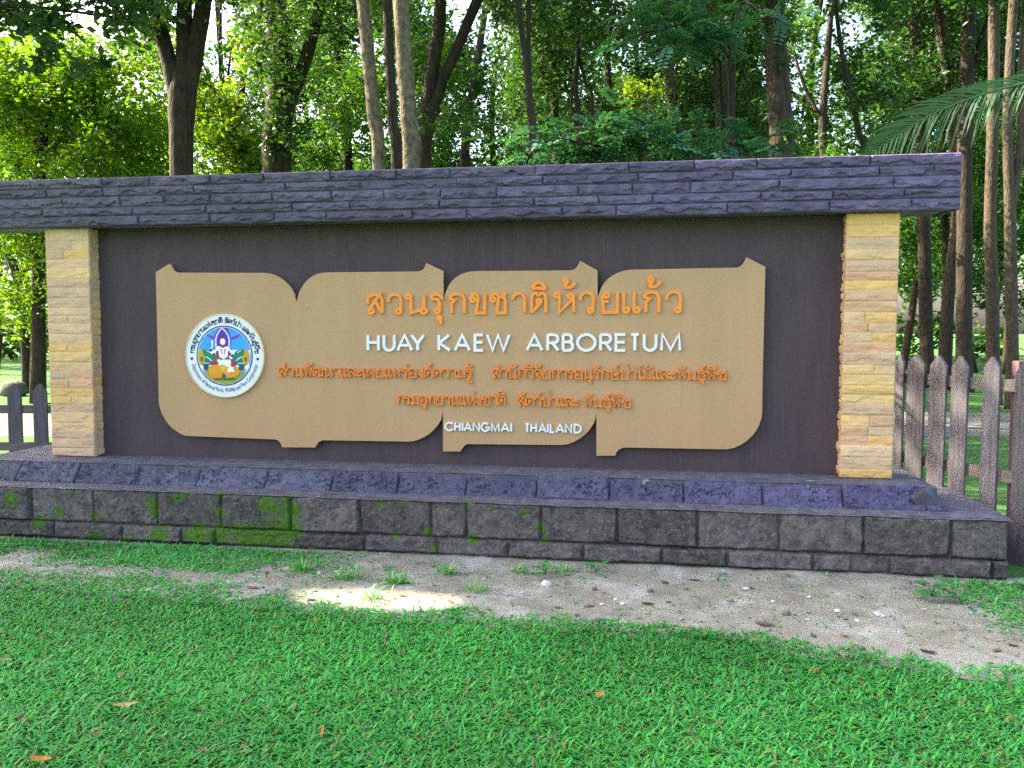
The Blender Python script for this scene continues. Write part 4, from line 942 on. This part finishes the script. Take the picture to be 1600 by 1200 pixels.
# further trunks of the wood, well apart, copied from three kinds
proto = None
far_labels = ['thin far trunk left of the bent tree beyond the path', 'far trunk just right of the forked tree beyond the roof', 'far trunk behind the spreading bright tree', 'far trunk between the V-shaped trunk and the twin brown trunks', 'far trunk behind the feathery shrub', 'far trunk left of the stout black trunk', 'far trunk right of the stout black trunk', 'thin far trunk in the gap right of the right pillar', 'thin far trunk between the second and third tall trunks', 'thin far trunk between the pale bent and the grey forking trunks']
for k, (px, D) in enumerate([(-20, 31), (345, 30), (500, 33), (770, 32), (985, 31), (1160, 33), (1262, 30), (1418, 36), (1524, 34), (1566, 33)]):
    b = ground(px, D)
    if proto is None:
        proto = t = thing('far_tree', far_labels[k], 'tree', b, GRP)
        mb = MB(); rg = np.random.RandomState(8)
        z = np.linspace(-.1, 12, 16); pts = np.stack([b[0]+.35*np.sin(z*.5)+.05*z, b[1]+.2*np.cos(z*.4), z], 1); mb.tube(pts, np.linspace(.2, .06, 16), 9, 3, .12)
        for q_ in range(6):
            z0_ = rg.uniform(5, 11); a_ = rg.uniform(0, 6.28); o0 = np.array([np.interp(z0_, z, pts[:, 0]), np.interp(z0_, z, pts[:, 1]), z0_])
            mb.tube([o0+np.array([math.cos(a_), math.sin(a_), .6])*s for s in np.linspace(0, 2.2, 5)], np.linspace(.07, .02, 5), 6, q_)
        mb.build('trunk', 'bark', t, smooth=True)
        C = [(b[0]+.6+rg.normal()*1.6, b[1]+rg.normal()*1.6, rg.uniform(6, 13.5), rg.uniform(.8, 1.4)) for _ in range(22)]
        foliage(C, 60, .2, 41).build('crown', 'leaf_mid', t)
    else:
        t = proto.copy(); COL.objects.link(t); t['label'] = far_labels[k]; t.location = tuple(b); t.rotation_euler = (0, 0, k*1.9); s = 1+.18*math.sin(k*2.3); t.scale = (s, s, s)
        for ch in proto.children:
            c2 = ch.copy(); COL.objects.link(c2); c2.parent = t
# the wood beyond, one mass
rg = np.random.RandomState(60); C = []; mbt = MB()
for k in range(420):
    px = rg.uniform(-700, 2300); D = rg.uniform(38, 62); top = 12+4*vn(np.array([px/130.]), np.array([2.]), 5)[0]*2-3
    p = at(px, 518, D); C.append((p[0], p[1], rg.uniform(.5, 1)*top, rg.uniform(1.4, 2.6)))
for k in range(120):
    p = at(rg.uniform(-700, 2300), 518, rg.uniform(42, 60)); C.append((p[0], p[1], rg.uniform(.3, 2.4), rg.uniform(1.0, 1.8)))
C = [c for c in C if not in_hole(c, c[3], .4)]
wd = foliage(C, 34, .42, 61, (1.1, 1.05, .9), dens=2.4, lsc=1).build('woodland', 'leaf_mid', origin=(0, 40, 0))
tag(wd, 'far mass of leafy woodland closing the view behind the trees', 'woodland', kind='stuff')
# big unseen shade trees left of the frame, placed so their crowns keep the sign and the lawn in shade but for one gap
GAPC, GAPH = np.array([3.36, -1.47]), np.array([.46, .115])
_g2, _g3 = onZ(725, 1165, 0), onZ(528, 1016, 0)
GAPS = [(3.36, -1.47, .66, .25, 1.0), (_g2[0], _g2[1], .30, .17, .62), (_g3[0], _g3[1], .30, .16, .55)]     # one clear gap and two half-open ones
def shade_tree(loc, cen, rad, n, seed, label):
    t = thing('unseen_shade_tree', label, 'tree', (loc[0], loc[1], 0), 'shade trees beyond the left edge')
    mb = MB(); mb.tube(smooth([(loc[0], loc[1], -.1), (loc[0]+.2, loc[1], 2.5), (loc[0]-.1, loc[1]+.1, 5), (cen[0], cen[1], cen[2])], 6), np.linspace(.42, .16, 19), 12, seed)
    rg = np.random.RandomState(seed); C = []
    for k in range(n):
        d = rg.normal(size=3); d /= np.linalg.norm(d); q_ = np.array(cen)+d*np.array(rad)*rg.rand()**.4; C.append((*q_, rg.uniform(.8, 1.3)))
        if k % 6 == 0:
            B_ = np.array([np.array(cen)*(1-s)+q_*s-np.array([0, 0, 1.2*(1-s)]) for s in np.linspace(0, 1, 9)]); g_ = B_-SUNV*(B_[:, 2:3]/SUNV[2])
            if ((((g_[:, :2]-GAPC)/(GAPH+.3))**2).sum(1) > 1).all(): mb.tube(B_, np.linspace(.14, .03, 9), 7, k)
    if cen[1] > 0:
        for x_ in (-.7, -.35, 0, .35, .7, 1.1):  # leaf clumps added to keep sun off the left end of the cap
            C.append((*(np.array([x_, -.1, 2.8])+SUNV*rg.uniform(12, 13.5)), .8))
    mb.build('trunk', 'bark', t, smooth=True)
    fo = foliage(C, 210, .26, seed+1, dens=1, lsc=1)
    for i, v in enumerate(fo.V):           # the gap in the crown: leave out leaves that would shade one spot of the soil
        q4 = v.reshape(-1, 4, 3); c = q4.mean(1); g = c-SUNV*(c[:, 2:3]/SUNV[2])
        keep = np.ones(len(g), bool)
        for (gx, gy_, ga, gb, pr) in GAPS: keep &= ~(((((g[:, 0]-gx)/ga)**2+((g[:, 1]-gy_)/gb)**2) < 1) & (rg.rand(len(g)) < pr))
        fo.V[i] = q4[keep].reshape(-1, 3); fo.T[i] = fo.T[i].reshape(-1, 4, 3)[keep].reshape(-1, 3); fo.X[i] = np.zeros(len(fo.V[i]))
    n_ = 0; fo.F = []
    for v in fo.V: fo.F.append(np.arange(len(v)).reshape(-1, 4)+n_); n_ += len(v)
    fo.build('crown', 'leaf_dark', t)
shade_tree((-9.0, -2.6), (-8.8, -1.8, 9.8), (3.4, 3.0, 5.0), 130, 71, 'large dark-leaved unseen shade tree on the lawn at left, nearest the camera')
shade_tree((-9.8, 2.6), (-9.6, 2.4, 9.4), (3.2, 3.0, 5.0), 130, 75, 'large dark-leaved unseen shade tree beyond the left end of the sign')

# ---- feathery shrub behind the sign: pinnate leaves
def pinnate(mb, o, d, L, rg, pairs=7, ll=.09, hue=1.0):
    d = d/np.linalg.norm(d); s = np.cross(d, EZ+.3*rg.normal(size=3)); s /= np.linalg.norm(s); n = np.cross(s, d)
    V = []; tv = []
    for k in range(pairs):
        t = (k+1)/pairs; c = o+d*L*t-EZ*L*.28*t*t
        for sg in (-1, 1):
            ax = s*sg*.9+d*.42-EZ*.12+rg.normal(size=3)*.08; ax /= np.linalg.norm(ax); l = ll*(1-.45*abs(t-.45))*rg.uniform(.85, 1.1); w = np.cross(ax, n)*l*.27
            V += [c, c+ax*l*.5+w, c+ax*l, c+ax*l*.5-w]; tv += [hue*rg.uniform(.8, 1.2)]*4
    mb.add(np.array(V), np.arange(len(V)).reshape(-1, 4), np.array(tv)[:, None]*np.ones(3))
def feathery(label, base_px, D, sprays, seed, bark='bark'):
    b = ground(base_px, D); t = thing('feathery_shrub', label, 'shrub', b); rg = np.random.RandomState(seed)
    br = MB(); lf = MB()
    for (px, py, tx, ty, n, sp) in sprays:
        A = at(px, py, D+rg.uniform(-.3, .3)); B = at(tx, ty, D-rg.uniform(.2, .9)); root = np.array([b[0], b[1], 0])
        br.tube(smooth([root, root*.45+A*.55-EZ*.15, A, A*.4+B*.6+EZ*.08, B], 5), np.linspace(.03, .004, 21), 6, seed)
        for k in range(n):
            s = rg.uniform(.05, 1.05); o = A*(1-s)+B*s+EZ*.08*math.sin(s*3)+rg.normal(size=3)*sp*np.array([1, 1, .55])
            d = (B-A)/np.linalg.norm(B-A)*.6+rg.normal(size=3)*np.array([.8, .8, .25])
            pinnate(lf, o, d, rg.uniform(.2, .34), rg, hue=rg.uniform(.75, 1.3))
    br.build('branches', bark, t, smooth=True); lf.build('foliage', 'leaf_blue', t)
feathery('blue-green feathery-leaved shrub rising behind the stone cap, right of centre', 1010, 8.6,
         [(960, 262, 855, 215, 42, .10), (970, 258, 880, 250, 40, .10), (985, 255, 1000, 185, 44, .14), (1000, 255, 930, 200, 40, .13), (1020, 262, 1075, 200, 44, .13), (1040, 262, 1140, 235, 44, .13), (1060, 268, 1200, 220, 34, .12), (1000, 262, 1010, 235, 40, .16), (1120, 262, 1190, 240, 26, .12)], 81)
feathery('blue-green feathery branches hanging high above the arboretum lettering', 1150, 9.2,
         [(1130, 60, 1000, 30, 44, .13), (1130, 80, 1010, 85, 42, .13), (1140, 70, 1080, 50, 44, .15), (1120, 40, 1030, 5, 34, .13), (1140, 80, 1105, 60, 30, .12), (1150, 30, 1230, 40, 16, .10), (1110, 60, 980, 60, 24, .10)], 83)
feathery('small feathery-leaved sapling rising behind the cap above the first tan letters', 815, 9.0, [(830, 275, 800, 222, 20, .08), (820, 270, 870, 226, 22, .08), (880, 270, 880, 235, 14, .08)], 85)

# ---- palm at the right
def palm():
    D = 7.6; crown = at(1790, 112, D); b = np.array([crown[0]+.1, crown[1]+.15, 0])
    t = thing('palm_tree', 'feather palm reaching one long drooping leaf in from the right', 'palm', b)
    mb = MB(); mb.tube(smooth([b-EZ*.1, b*.5+crown*.5+np.array([.1, 0, -crown[2]*0]), crown], 8), np.linspace(.15, .1, 17), 12, 5); mb.build('trunk', 'bark', t, smooth=True)
    rg = np.random.RandomState(90)
    def frond(path, ll):
        Q = smooth(path, 10); N = len(Q); m = MB(); m.tube(Q, np.linspace(.016, .003, N), 6, 3, tint=(1.3, 1.3, 1.3))
        T = np.gradient(Q, axis=0); T /= np.linalg.norm(T, axis=1)[:, None]
        t_ = np.linspace(.10, 1, 50)
        for tt in t_:
            k = tt*(N-1); i = min(N-2, int(k)); c = Q[i]+(Q[i+1]-Q[i])*(k-i); tg = T[i]
            side = np.cross(tg, EZ); side /= np.linalg.norm(side); upv = np.cross(side, tg)
            for sg in (-1, 1):
                L = ll*(.35+.65*math.sin(math.pi*min(1, .15+tt*.8)))*rg.uniform(.9, 1.08)*(1-.45*sst(.75, 1, tt))
                d0 = tg*(.85 if sg > 0 else .62)+side*sg*.38+upv*(.72 if sg > 0 else -.20)+rg.normal(size=3)*.05; d0 /= np.linalg.norm(d0)
                g = np.array([0, 0, -1.])
                P = [c+d0*L*s+g*L*(.62 if sg < 0 else .34)*s*s for s in (0, .33, .68, 1)]
                wv = np.cross(d0, upv) if sg < 0 else np.cross(d0, side+upv*.3); wv /= np.linalg.norm(wv)+1e-9; wd_ = .0085 if sg > 0 else .014
                V = [P[0]-wv*wd_*.5, P[0]+wv*wd_*.5, P[1]-wv*wd_, P[1]+wv*wd_, P[2]-wv*wd_*.8, P[2]+wv*wd_*.8, P[3]]
                m.add(np.array(V), [(0, 1, 3, 2), (2, 3, 5, 4), (4, 5, 6)], np.ones(3)*rg.uniform(.8, 1.25))
        m.build('frond', 'palm_leaf', t)
    frond([crown]+[at(*q_, D) for q_ in ((1690, 105), (1600, 130), (1550, 143), (1500, 160), (1462, 176), (1425, 196), (1387, 221), (1345, 252))], .44)
    for k in range(7):
        a = .5+k*.85+rg.uniform(-.1, .1)
        d = RT*math.cos(a)*1.0+np.array([_fw[0], _fw[1], 0])*math.sin(a)
        if math.cos(a) < -.6: continue
        frond([crown]+[crown+d*s*2.3+EZ*(.9*s-1.6*s*s) for s in (.2, .4, .6, .8, 1.0)], .5)
palm()

# ---- boulder beside the bent tree
def blob(name, c, r_, seed, m, label, cat, group=None, flat=.7, tint=None, n=14, am=.5):
    mb = MB(); th = np.linspace(0, np.pi, n); ph = np.linspace(0, 2*np.pi, n*2, endpoint=False); T_, P_ = np.meshgrid(th, ph, indexing='ij')
    d = np.stack([np.sin(T_)*np.cos(P_), np.sin(T_)*np.sin(P_), np.cos(T_)], -1).reshape(-1, 3)
    k = 1+am*(fbm(d[:, 0]*1.7+seed+d[:, 2]*1.1, d[:, 1]*1.7+d[:, 2]*.9, seed))
    V = np.array(c)+d*np.array([r_, r_*.8, r_*flat])*k[:, None]
    i, j = np.meshgrid(np.arange(n-1), np.arange(2*n), indexing='ij'); a = (i*2*n+j).ravel(); b = (i*2*n+(j+1) % (2*n)).ravel()
    mb.add(V, np.stack([a, a+2*n, b+2*n, b], 1), tint)
    o = mb.build(name, m, smooth=True, origin=c); return tag(o, label, cat, group)
p0 = ground(18, 21); blob('boulder', (p0[0], p0[1], .15), .34, 4, 'stone_grey', 'rough grey boulder at the foot of the bent tree', 'rock')

# ================================================================== GRASS
def blades(X, Y, rg, l0, l1, w0, w1, lean, tint, z=0.0):
    n = len(X); az = rg.uniform(0, 2*np.pi, n); d = np.stack([np.cos(az), np.sin(az)], 1); s = np.stack([-d[:, 1], d[:, 0]], 1)
    L = rg.uniform(l0, l1, n); W = rg.uniform(w0, w1, n); th = np.clip(rg.normal(lean, .3, n), .1, 1.45); b0 = np.stack([X, Y], 1)
    zz = z if np.ndim(z) else np.full(n, z)
    V = np.zeros((n, 7, 3))
    rx = 0; rz = 0
    P = []
    for k in range(4):
        a = th+(k-1)*.32 if k else th*0
        if k: rx = rx+np.sin(np.minimum(a, 1.75))*L/3; rz = rz+np.cos(np.minimum(a, 1.75))*L/3
        P.append((b0+d*(rx if k else 0*L)[:, None], (zz+np.maximum(rz if k else 0*L, 0.004*k))))
    for k, wk in ((0, .55), (1, 1.0), (2, .8)):
        V[:, 2*k, :2] = P[k][0]-s*(W*wk*.5)[:, None]; V[:, 2*k+1, :2] = P[k][0]+s*(W*wk*.5)[:, None]
        V[:, 2*k, 2] = P[k][1]; V[:, 2*k+1, 2] = P[k][1]
    V[:, 6, :2] = P[3][0]; V[:, 6, 2] = P[3][1]
    base = np.arange(n)[:, None]*7
    Q = np.concatenate([base+np.array([0, 1, 3, 2]), base+np.array([2, 3, 5, 4])]); T3 = base+np.array([4, 5, 6])
    return V.reshape(-1, 3), Q, T3, np.repeat(tint, 7, 0)
def grass():
    rg = np.random.RandomState(100); mb = MB(); N = 270000
    X = rg.uniform(-2.2, 9.0, N); Y = rg.uniform(-4.9, -.5, N)
    e = lawn_edge(X)+.22*fbm(X*2.2, X*0, 5)+.28*fbm(X*7, Y*7, 9)
    dens = np.where(Y < e, 1.0, 0.0)*(1-.55*sst(-.16, 0, Y-e))
    patch = fbm(X*2.4, Y*3.0, 31)+.45*fbm(X*8, Y*8, 13)
    left = sst(3.2, 1.9, X+.3*patch)*(.7*sst(-.16, .08, patch)+.75*sst(-1.10, -.66, Y+.45*patch))
    # a bare band crosses the left part between lawn and plinth
    left *= 1-.85*np.exp(-((Y-(-1.20+.04*np.sin(X*5)))/.11)**2)*sst(-.3, .1, vn(X*1.9, X*0, 2)-.25)
    tuft = sst(.18, .30, fbm(X*3.1, Y*5.0, 77)+.35*fbm(X*11, Y*11, 78))*.45*sst(-1.25, -.75, Y)*sst(4.9, 4.0, X)
    right = sst(6.75, 7.15, X+.25*fbm(X*5, Y*5, 3))*sst(-1.7, -1.2, Y)*.9
    sp = .012*np.ones(N)
    dens = np.maximum(dens, np.maximum.reduce([left, tuft, right, sp]))
    dens[(Y > -.52) & (X > PX0) & (X < PX1+.02)] = 0
    # thin out what lies far off to the sides of the view
    k = rg.rand(N) < dens
    rel = np.stack([X-CAM[0], Y-CAM[1]], 1); dp = rel@_fw[:2]; lt = rel@RT[:2]
    vis = (np.abs(lt) < .70*dp+.5) & (dp > 2.4)
    k &= vis | (rg.rand(N) < .35)
    X = X[k]; Y = Y[k]; n = len(X)
    shade = .78+.5*vn(X*1.5, Y*1.5, 4)
    t = np.stack([.8+.7*rg.rand(n), .75+.5*rg.rand(n), .7+.6*rg.rand(n)], 1)*shade[:, None]
    dry = rg.rand(n) < .035; t[dry] = np.array([6.0, .72, 1.9])*rg.uniform(.4, 1.0, (dry.sum(), 1)); yel = rg.rand(n) < .08; t[yel] *= np.array([2.0, 1.05, .8])
    Zb = np.where(Y > lawn_edge(X)-.2, soil_z(X, Y)-.004, 0.0)
    V, Q, T3, tt = blades(X, Y, rg, .028, .066, .0062, .0128, 1.0, t, Zb)
    mb.add(V, Q, tt); mb.F.append(T3)
    o = mb.build('lawn_grass', 'grass'); tag(o, 'bright green broad-bladed lawn grass with ragged edge along the bare soil', 'grass', kind='stuff')
grass()

# ---- small plants
def weed(px, py, n, ll, seed, label, group='small weeds at the foot of the plinth', hue=(1, 1, 1), wide=.55, spread=.5):
    p = on_soil(onZ(px, py, .02)); t = thing('weed', label, 'plant', (p[0], p[1], 0), group); rg = np.random.RandomState(seed); st = MB(); lf = MB()
    for k in range(n):
        a = k*2.4+rg.uniform(-.3, .3); r_ = rg.uniform(.3, 1)*spread*ll*1.2; h = rg.uniform(.4, 1.1)*ll
        tip = p+np.array([math.cos(a)*r_, math.sin(a)*r_, h]); st.tube([p, p*.5+tip*.5+EZ*.01, tip], [.002, .0016, .001], 5, k)
        d = np.array([math.cos(a), math.sin(a), rg.uniform(-.25, .3)]); d /= np.linalg.norm(d); s = np.cross(d, EZ); s /= np.linalg.norm(s)
        L = ll*rg.uniform(.75, 1.1); W = L*wide; u = np.cross(s, d)
        prof = [(0, .02), (.2, .36), (.45, .5), (.75, .34), (1, .0)]; V = []
        for x, w in prof: V += [tip+d*L*x-s*W*w+u*W*w*.25-EZ*L*.15*x*x, tip+d*L*x-EZ*L*.15*x*x, tip+d*L*x+s*W*w+u*W*w*.25-EZ*L*.15*x*x]
        Fq = [(3*i, 3*i+1, 3*i+4, 3*i+3) for i in range(4)]+[(3*i+1, 3*i+2, 3*i+5, 3*i+4) for i in range(4)]
        lf.add(np.array(V), Fq, np.array(hue)*rg.uniform(.8, 1.2))
    st.build('stem', 'weed', t); lf.build('leaves', 'weed', t)
weed(1456, 932, 11, .105, 1, 'larger broad-leaved weed below the right end of the plinth')
weed(1502, 944, 11, .08, 2, 'broad-leaved weed right of the larger one below the plinth end', hue=(1.1, .95, .9))
weed(1122, 908, 5, .05, 3, 'tiny two-leaved seedling alone on the bare soil')
weed(931, 894, 8, .075, 4, 'small bright weed tight against the plinth below the right part of the board', hue=(1, 1.2, .8))
weed(852, 899, 8, .08, 5, 'leafy weed in the grass tuft against the plinth below the chiangmai lettering', hue=(1, 1.2, .8))
def tuft(px, py, n, seed, label, l1=.16):
    p = on_soil(onZ(px, py, .012)); rg = np.random.RandomState(seed); mb = MB(); X = p[0]+rg.normal(size=n)*.045; Y = p[1]+rg.normal(size=n)*.02
    t = np.stack([.9+.6*rg.rand(n), .8+.5*rg.rand(n), .8+.5*rg.rand(n)], 1); dry = rg.rand(n) < .3; t[dry] = (6, 1.7, 3)
    V, Q, T3, tt = blades(X, Y, rg, .06, l1, .005, .011, .8, t); mb.add(V-np.array([p[0], p[1], 0]), Q, tt); mb.F.append(T3)
    o = mb.build('grass_tuft', 'grass'); o.location = (p[0], p[1], p[2]-.003); tag(o, label, 'grass tuft', 'grass tufts on the bare soil')
for k, (px, py, n, lab) in enumerate([(540, 905, 60, 'grass tuft left of the sunny spot, close under the plinth'), (620, 912, 70, 'wide grass tuft just above the sunny spot'), (700, 898, 45, 'grass tuft with dry stalks between the sunny spot and the plinth'), (745, 925, 30, 'thin grass tuft right of the sunny spot'), (815, 896, 34, 'grass tuft left of the leafy weed at the plinth'), (470, 893, 60, 'grass tuft with pale dry stalks under the mossy blocks'), (880, 895, 30, 'grass tuft between the two small bright weeds'), (585, 938, 26, 'yellowish grass tuft inside the sunny spot')]):
    tuft(px, py, n, 200+k, lab)

# ---- fallen leaves, stones
def dry_leaf(px, py, L, az, tint, label, z=.012, curl=.25, on=None, wide=.42):
    p = on_soil(onZ(px, py, z)) if on is None else np.array(on); d = np.array([math.cos(az), math.sin(az), 0]); s = np.array([-d[1], d[0], 0]); V = []
    prof = [(-.5, .03), (-.3, .34), (0, .5), (.28, .34), (.5, .0)]
    for x, w in prof:
        zc = curl*L*(abs(x)**1.5)
        V += [d*L*x-s*L*wide*w+EZ*(zc+curl*L*w*.4), d*L*x+EZ*zc, d*L*x+s*L*wide*w+EZ*(zc+curl*L*w*.3)]
    mb = MB(); mb.add(np.array(V), [(3*i, 3*i+1, 3*i+4, 3*i+3) for i in range(4)]+[(3*i+1, 3*i+2, 3*i+5, 3*i+4) for i in range(4)], tint)
    o = mb.build('fallen_leaf', 'dry_leaf'); o.location = tuple(p); return tag(o, label, 'leaf', 'fallen leaves')
YEL, ORG, BRN, DRK = (1.15, 1.5, 1.9), (1.1, 1.0, .8), (.5, .5, .7), (.2, .24, .4)
for a in [(197, 1102, .105, .4, YEL, 'long tan fallen leaf on the lawn at lower left', .05), (937, 1086, .085, 1.2, ORG, 'orange fallen leaf on the lawn near the middle', .055), (64, 1187, .10, 0, (1.1, .95, .35), 'bright orange leaf at the bottom left corner of the lawn', .05), (8, 1031, .07, .1, ORG, 'orange-brown leaf on the lawn at the left edge', .05),
          (150, 1146, .06, .9, BRN, 'brown leaf right of the long tan leaf, lower on the lawn', .05), (34, 1121, .06, 2, DRK, 'dark curled leaf on the lawn left of the long tan leaf', .05), (1272, 1046, .065, .2, (.9, .5, .5), 'reddish-brown leaf on the right part of the lawn', .045), (316, 1172, .05, 1.5, BRN, 'small brown leaf low on the lawn left of centre', .05), (430, 980, .05, .3, ORG, 'small orange leaf near the lawn edge at left', .045),
          (1118, 1075, .04, 1, BRN, 'small brown leaf on the lawn right of the orange leaf', .05), (794, 1118, .04, 2, BRN, 'small purple-brown leaf on the lawn left of the orange leaf', .05), (488, 987, .04, 1, BRN, 'small dark red leaf near the lawn edge below the sunny spot', .045),
          (1013, 944, .085, -.1, DRK, 'long dark leaf lying on the bare soil', .016), (1045, 942, .05, .3, DRK, 'dark leaf beside the long dark leaf on bare soil', .016), (1450, 1018, .09, -.4, DRK, 'dark curled leaf where soil meets lawn at right', .02), (1320, 995, .05, .1, BRN, 'brown leaf on the soil below the right pillar', .016), (1582, 1008, .07, -.6, DRK, 'black leaf on the soil at the right edge', .016), (1558, 1016, .07, .7, BRN, 'crumpled brown leaf left of the black leaf at right', .016),
          (704, 940, .06, -.8, (1.2, .8, .7), 'pinkish-brown leaf at the right end of the sunny spot', .02), (487, 938, .08, .1, DRK, 'dark leaf at the left end of the sunny spot', .016), (630, 932, .07, .3, BRN, 'brown leaf on the upper rim of the sunny spot', .016), (195, 928, .07, .2, DRK, 'dark leaf on the bare band at left', .016), (395, 920, .09, .1, BRN, 'long brown leaf on the bare band left of the sunny spot', .016), (374, 890, .06, 1.2, BRN, 'brown leaf in the grass under the mossy blocks', .03)]:
    dry_leaf(a[0], a[1], a[2], a[3], a[4], a[5], a[6])
for px, py, L, az, tn_, lab in [(437, 765, .075, .1, (1.0, .5, .5), 'reddish leaf on the ledge above the mossiest blocks'), (520, 769, .06, .3, (.8, .4, .4), 'small red-brown leaf on the ledge right of the other')]:
    q_ = onZ(px, py, LZ+.01); dry_leaf(px, py, L, az, tn_, lab, on=q_)
for px, py, r_, tn_, lab in [(853, 917, .034, (1.6, 1.6, 1.5), 'white stone on the bare soil by the grass tufts'), (929, 923, .02, (.55, .34, .3), 'red-brown stone right of the white stone'), (1016, 926, .02, (.5, .32, .3), 'red-brown stone above the long dark leaf'), (1141, 941, .022, (.75, .6, .52), 'pale brown stone on bare soil under the board end'), (1228, 962, .026, (.55, .5, .45), 'grey stone on the soil near the right pillar'), (962, 938, .012, (1.6, 1.7, 1.8), 'small white chip left of the long dark leaf'), (973, 946, .013, (1.6, 1.7, 1.8), 'small white chip nearest the long dark leaf'), (816, 929, .012, (1.4, 1.4, 1.3), 'tiny white pebble left of the white stone'),
                              (1208, 943, .012, (1.5, 1.5, 1.4), 'tiny white pebble under the right end of the board'), (1264, 936, .011, (1.5, 1.5, 1.4), 'tiny white pebble at the foot of the plinth below the right pillar'), (1380, 965, .012, (1.5, 1.5, 1.4), 'tiny white pebble on the soil right of the right pillar')]:
    p = on_soil(onZ(px, py, .012)); blob('pebble', (p[0], p[1], p[2]+r_*.3), r_, int(px), 'pebble', lab, 'stone', 'stones on the bare soil', flat=.75, tint=tn_, n=9, am=.7)
def litter():
    rg = np.random.RandomState(300); mb = MB(); N = 800
    X = rg.uniform(-1.5, 8, N); Y = rg.uniform(-2.0, -.52, N); k = (Y > lawn_edge(X)-.1); X = X[k]; Y = Y[k]; n = len(X)
    P = np.stack([X, Y, soil_z(X, Y)+.002], 1); az = rg.uniform(0, 6.28, n); d = np.stack([np.cos(az), np.sin(az), rg.normal(size=n)*.15], 1); s_ = np.stack([-np.sin(az), np.cos(az), rg.normal(size=n)*.2], 1)
    L = rg.gamma(2, .006, n)[:, None]+.004; W = L*rg.uniform(.2, .7, (n, 1)); up = EZ*L*.25
    V = np.stack([P-d*L, P+s_*W+up*.3, P+d*L, P-s_*W+up*.3, P+up], 1).reshape(-1, 3); b0 = np.arange(n)[:, None]*5
    Fq = np.concatenate([b0+np.array([0, 3, 4]), b0+np.array([3, 2, 4]), b0+np.array([2, 1, 4]), b0+np.array([1, 0, 4])])
    kind = rg.rand(n); t = np.where(kind[:, None] < .5, np.array([.30, .26, .24]), np.where(kind[:, None] < .85, np.array([.75, .7, .66]), np.array([1.6, 1.6, 1.55])))*rg.uniform(.7, 1.2, (n, 1))
    mb.add(V, Fq, np.repeat(t, 5, 0)); o = mb.build('soil_litter', 'pebble'); tag(o, 'grit, crumbs of bark and tiny chips strewn over the bare soil', 'litter', kind='stuff')
litter()
# remove bookkeeping
for o in bpy.data.objects:
    if '_o' in o: del o['_o']
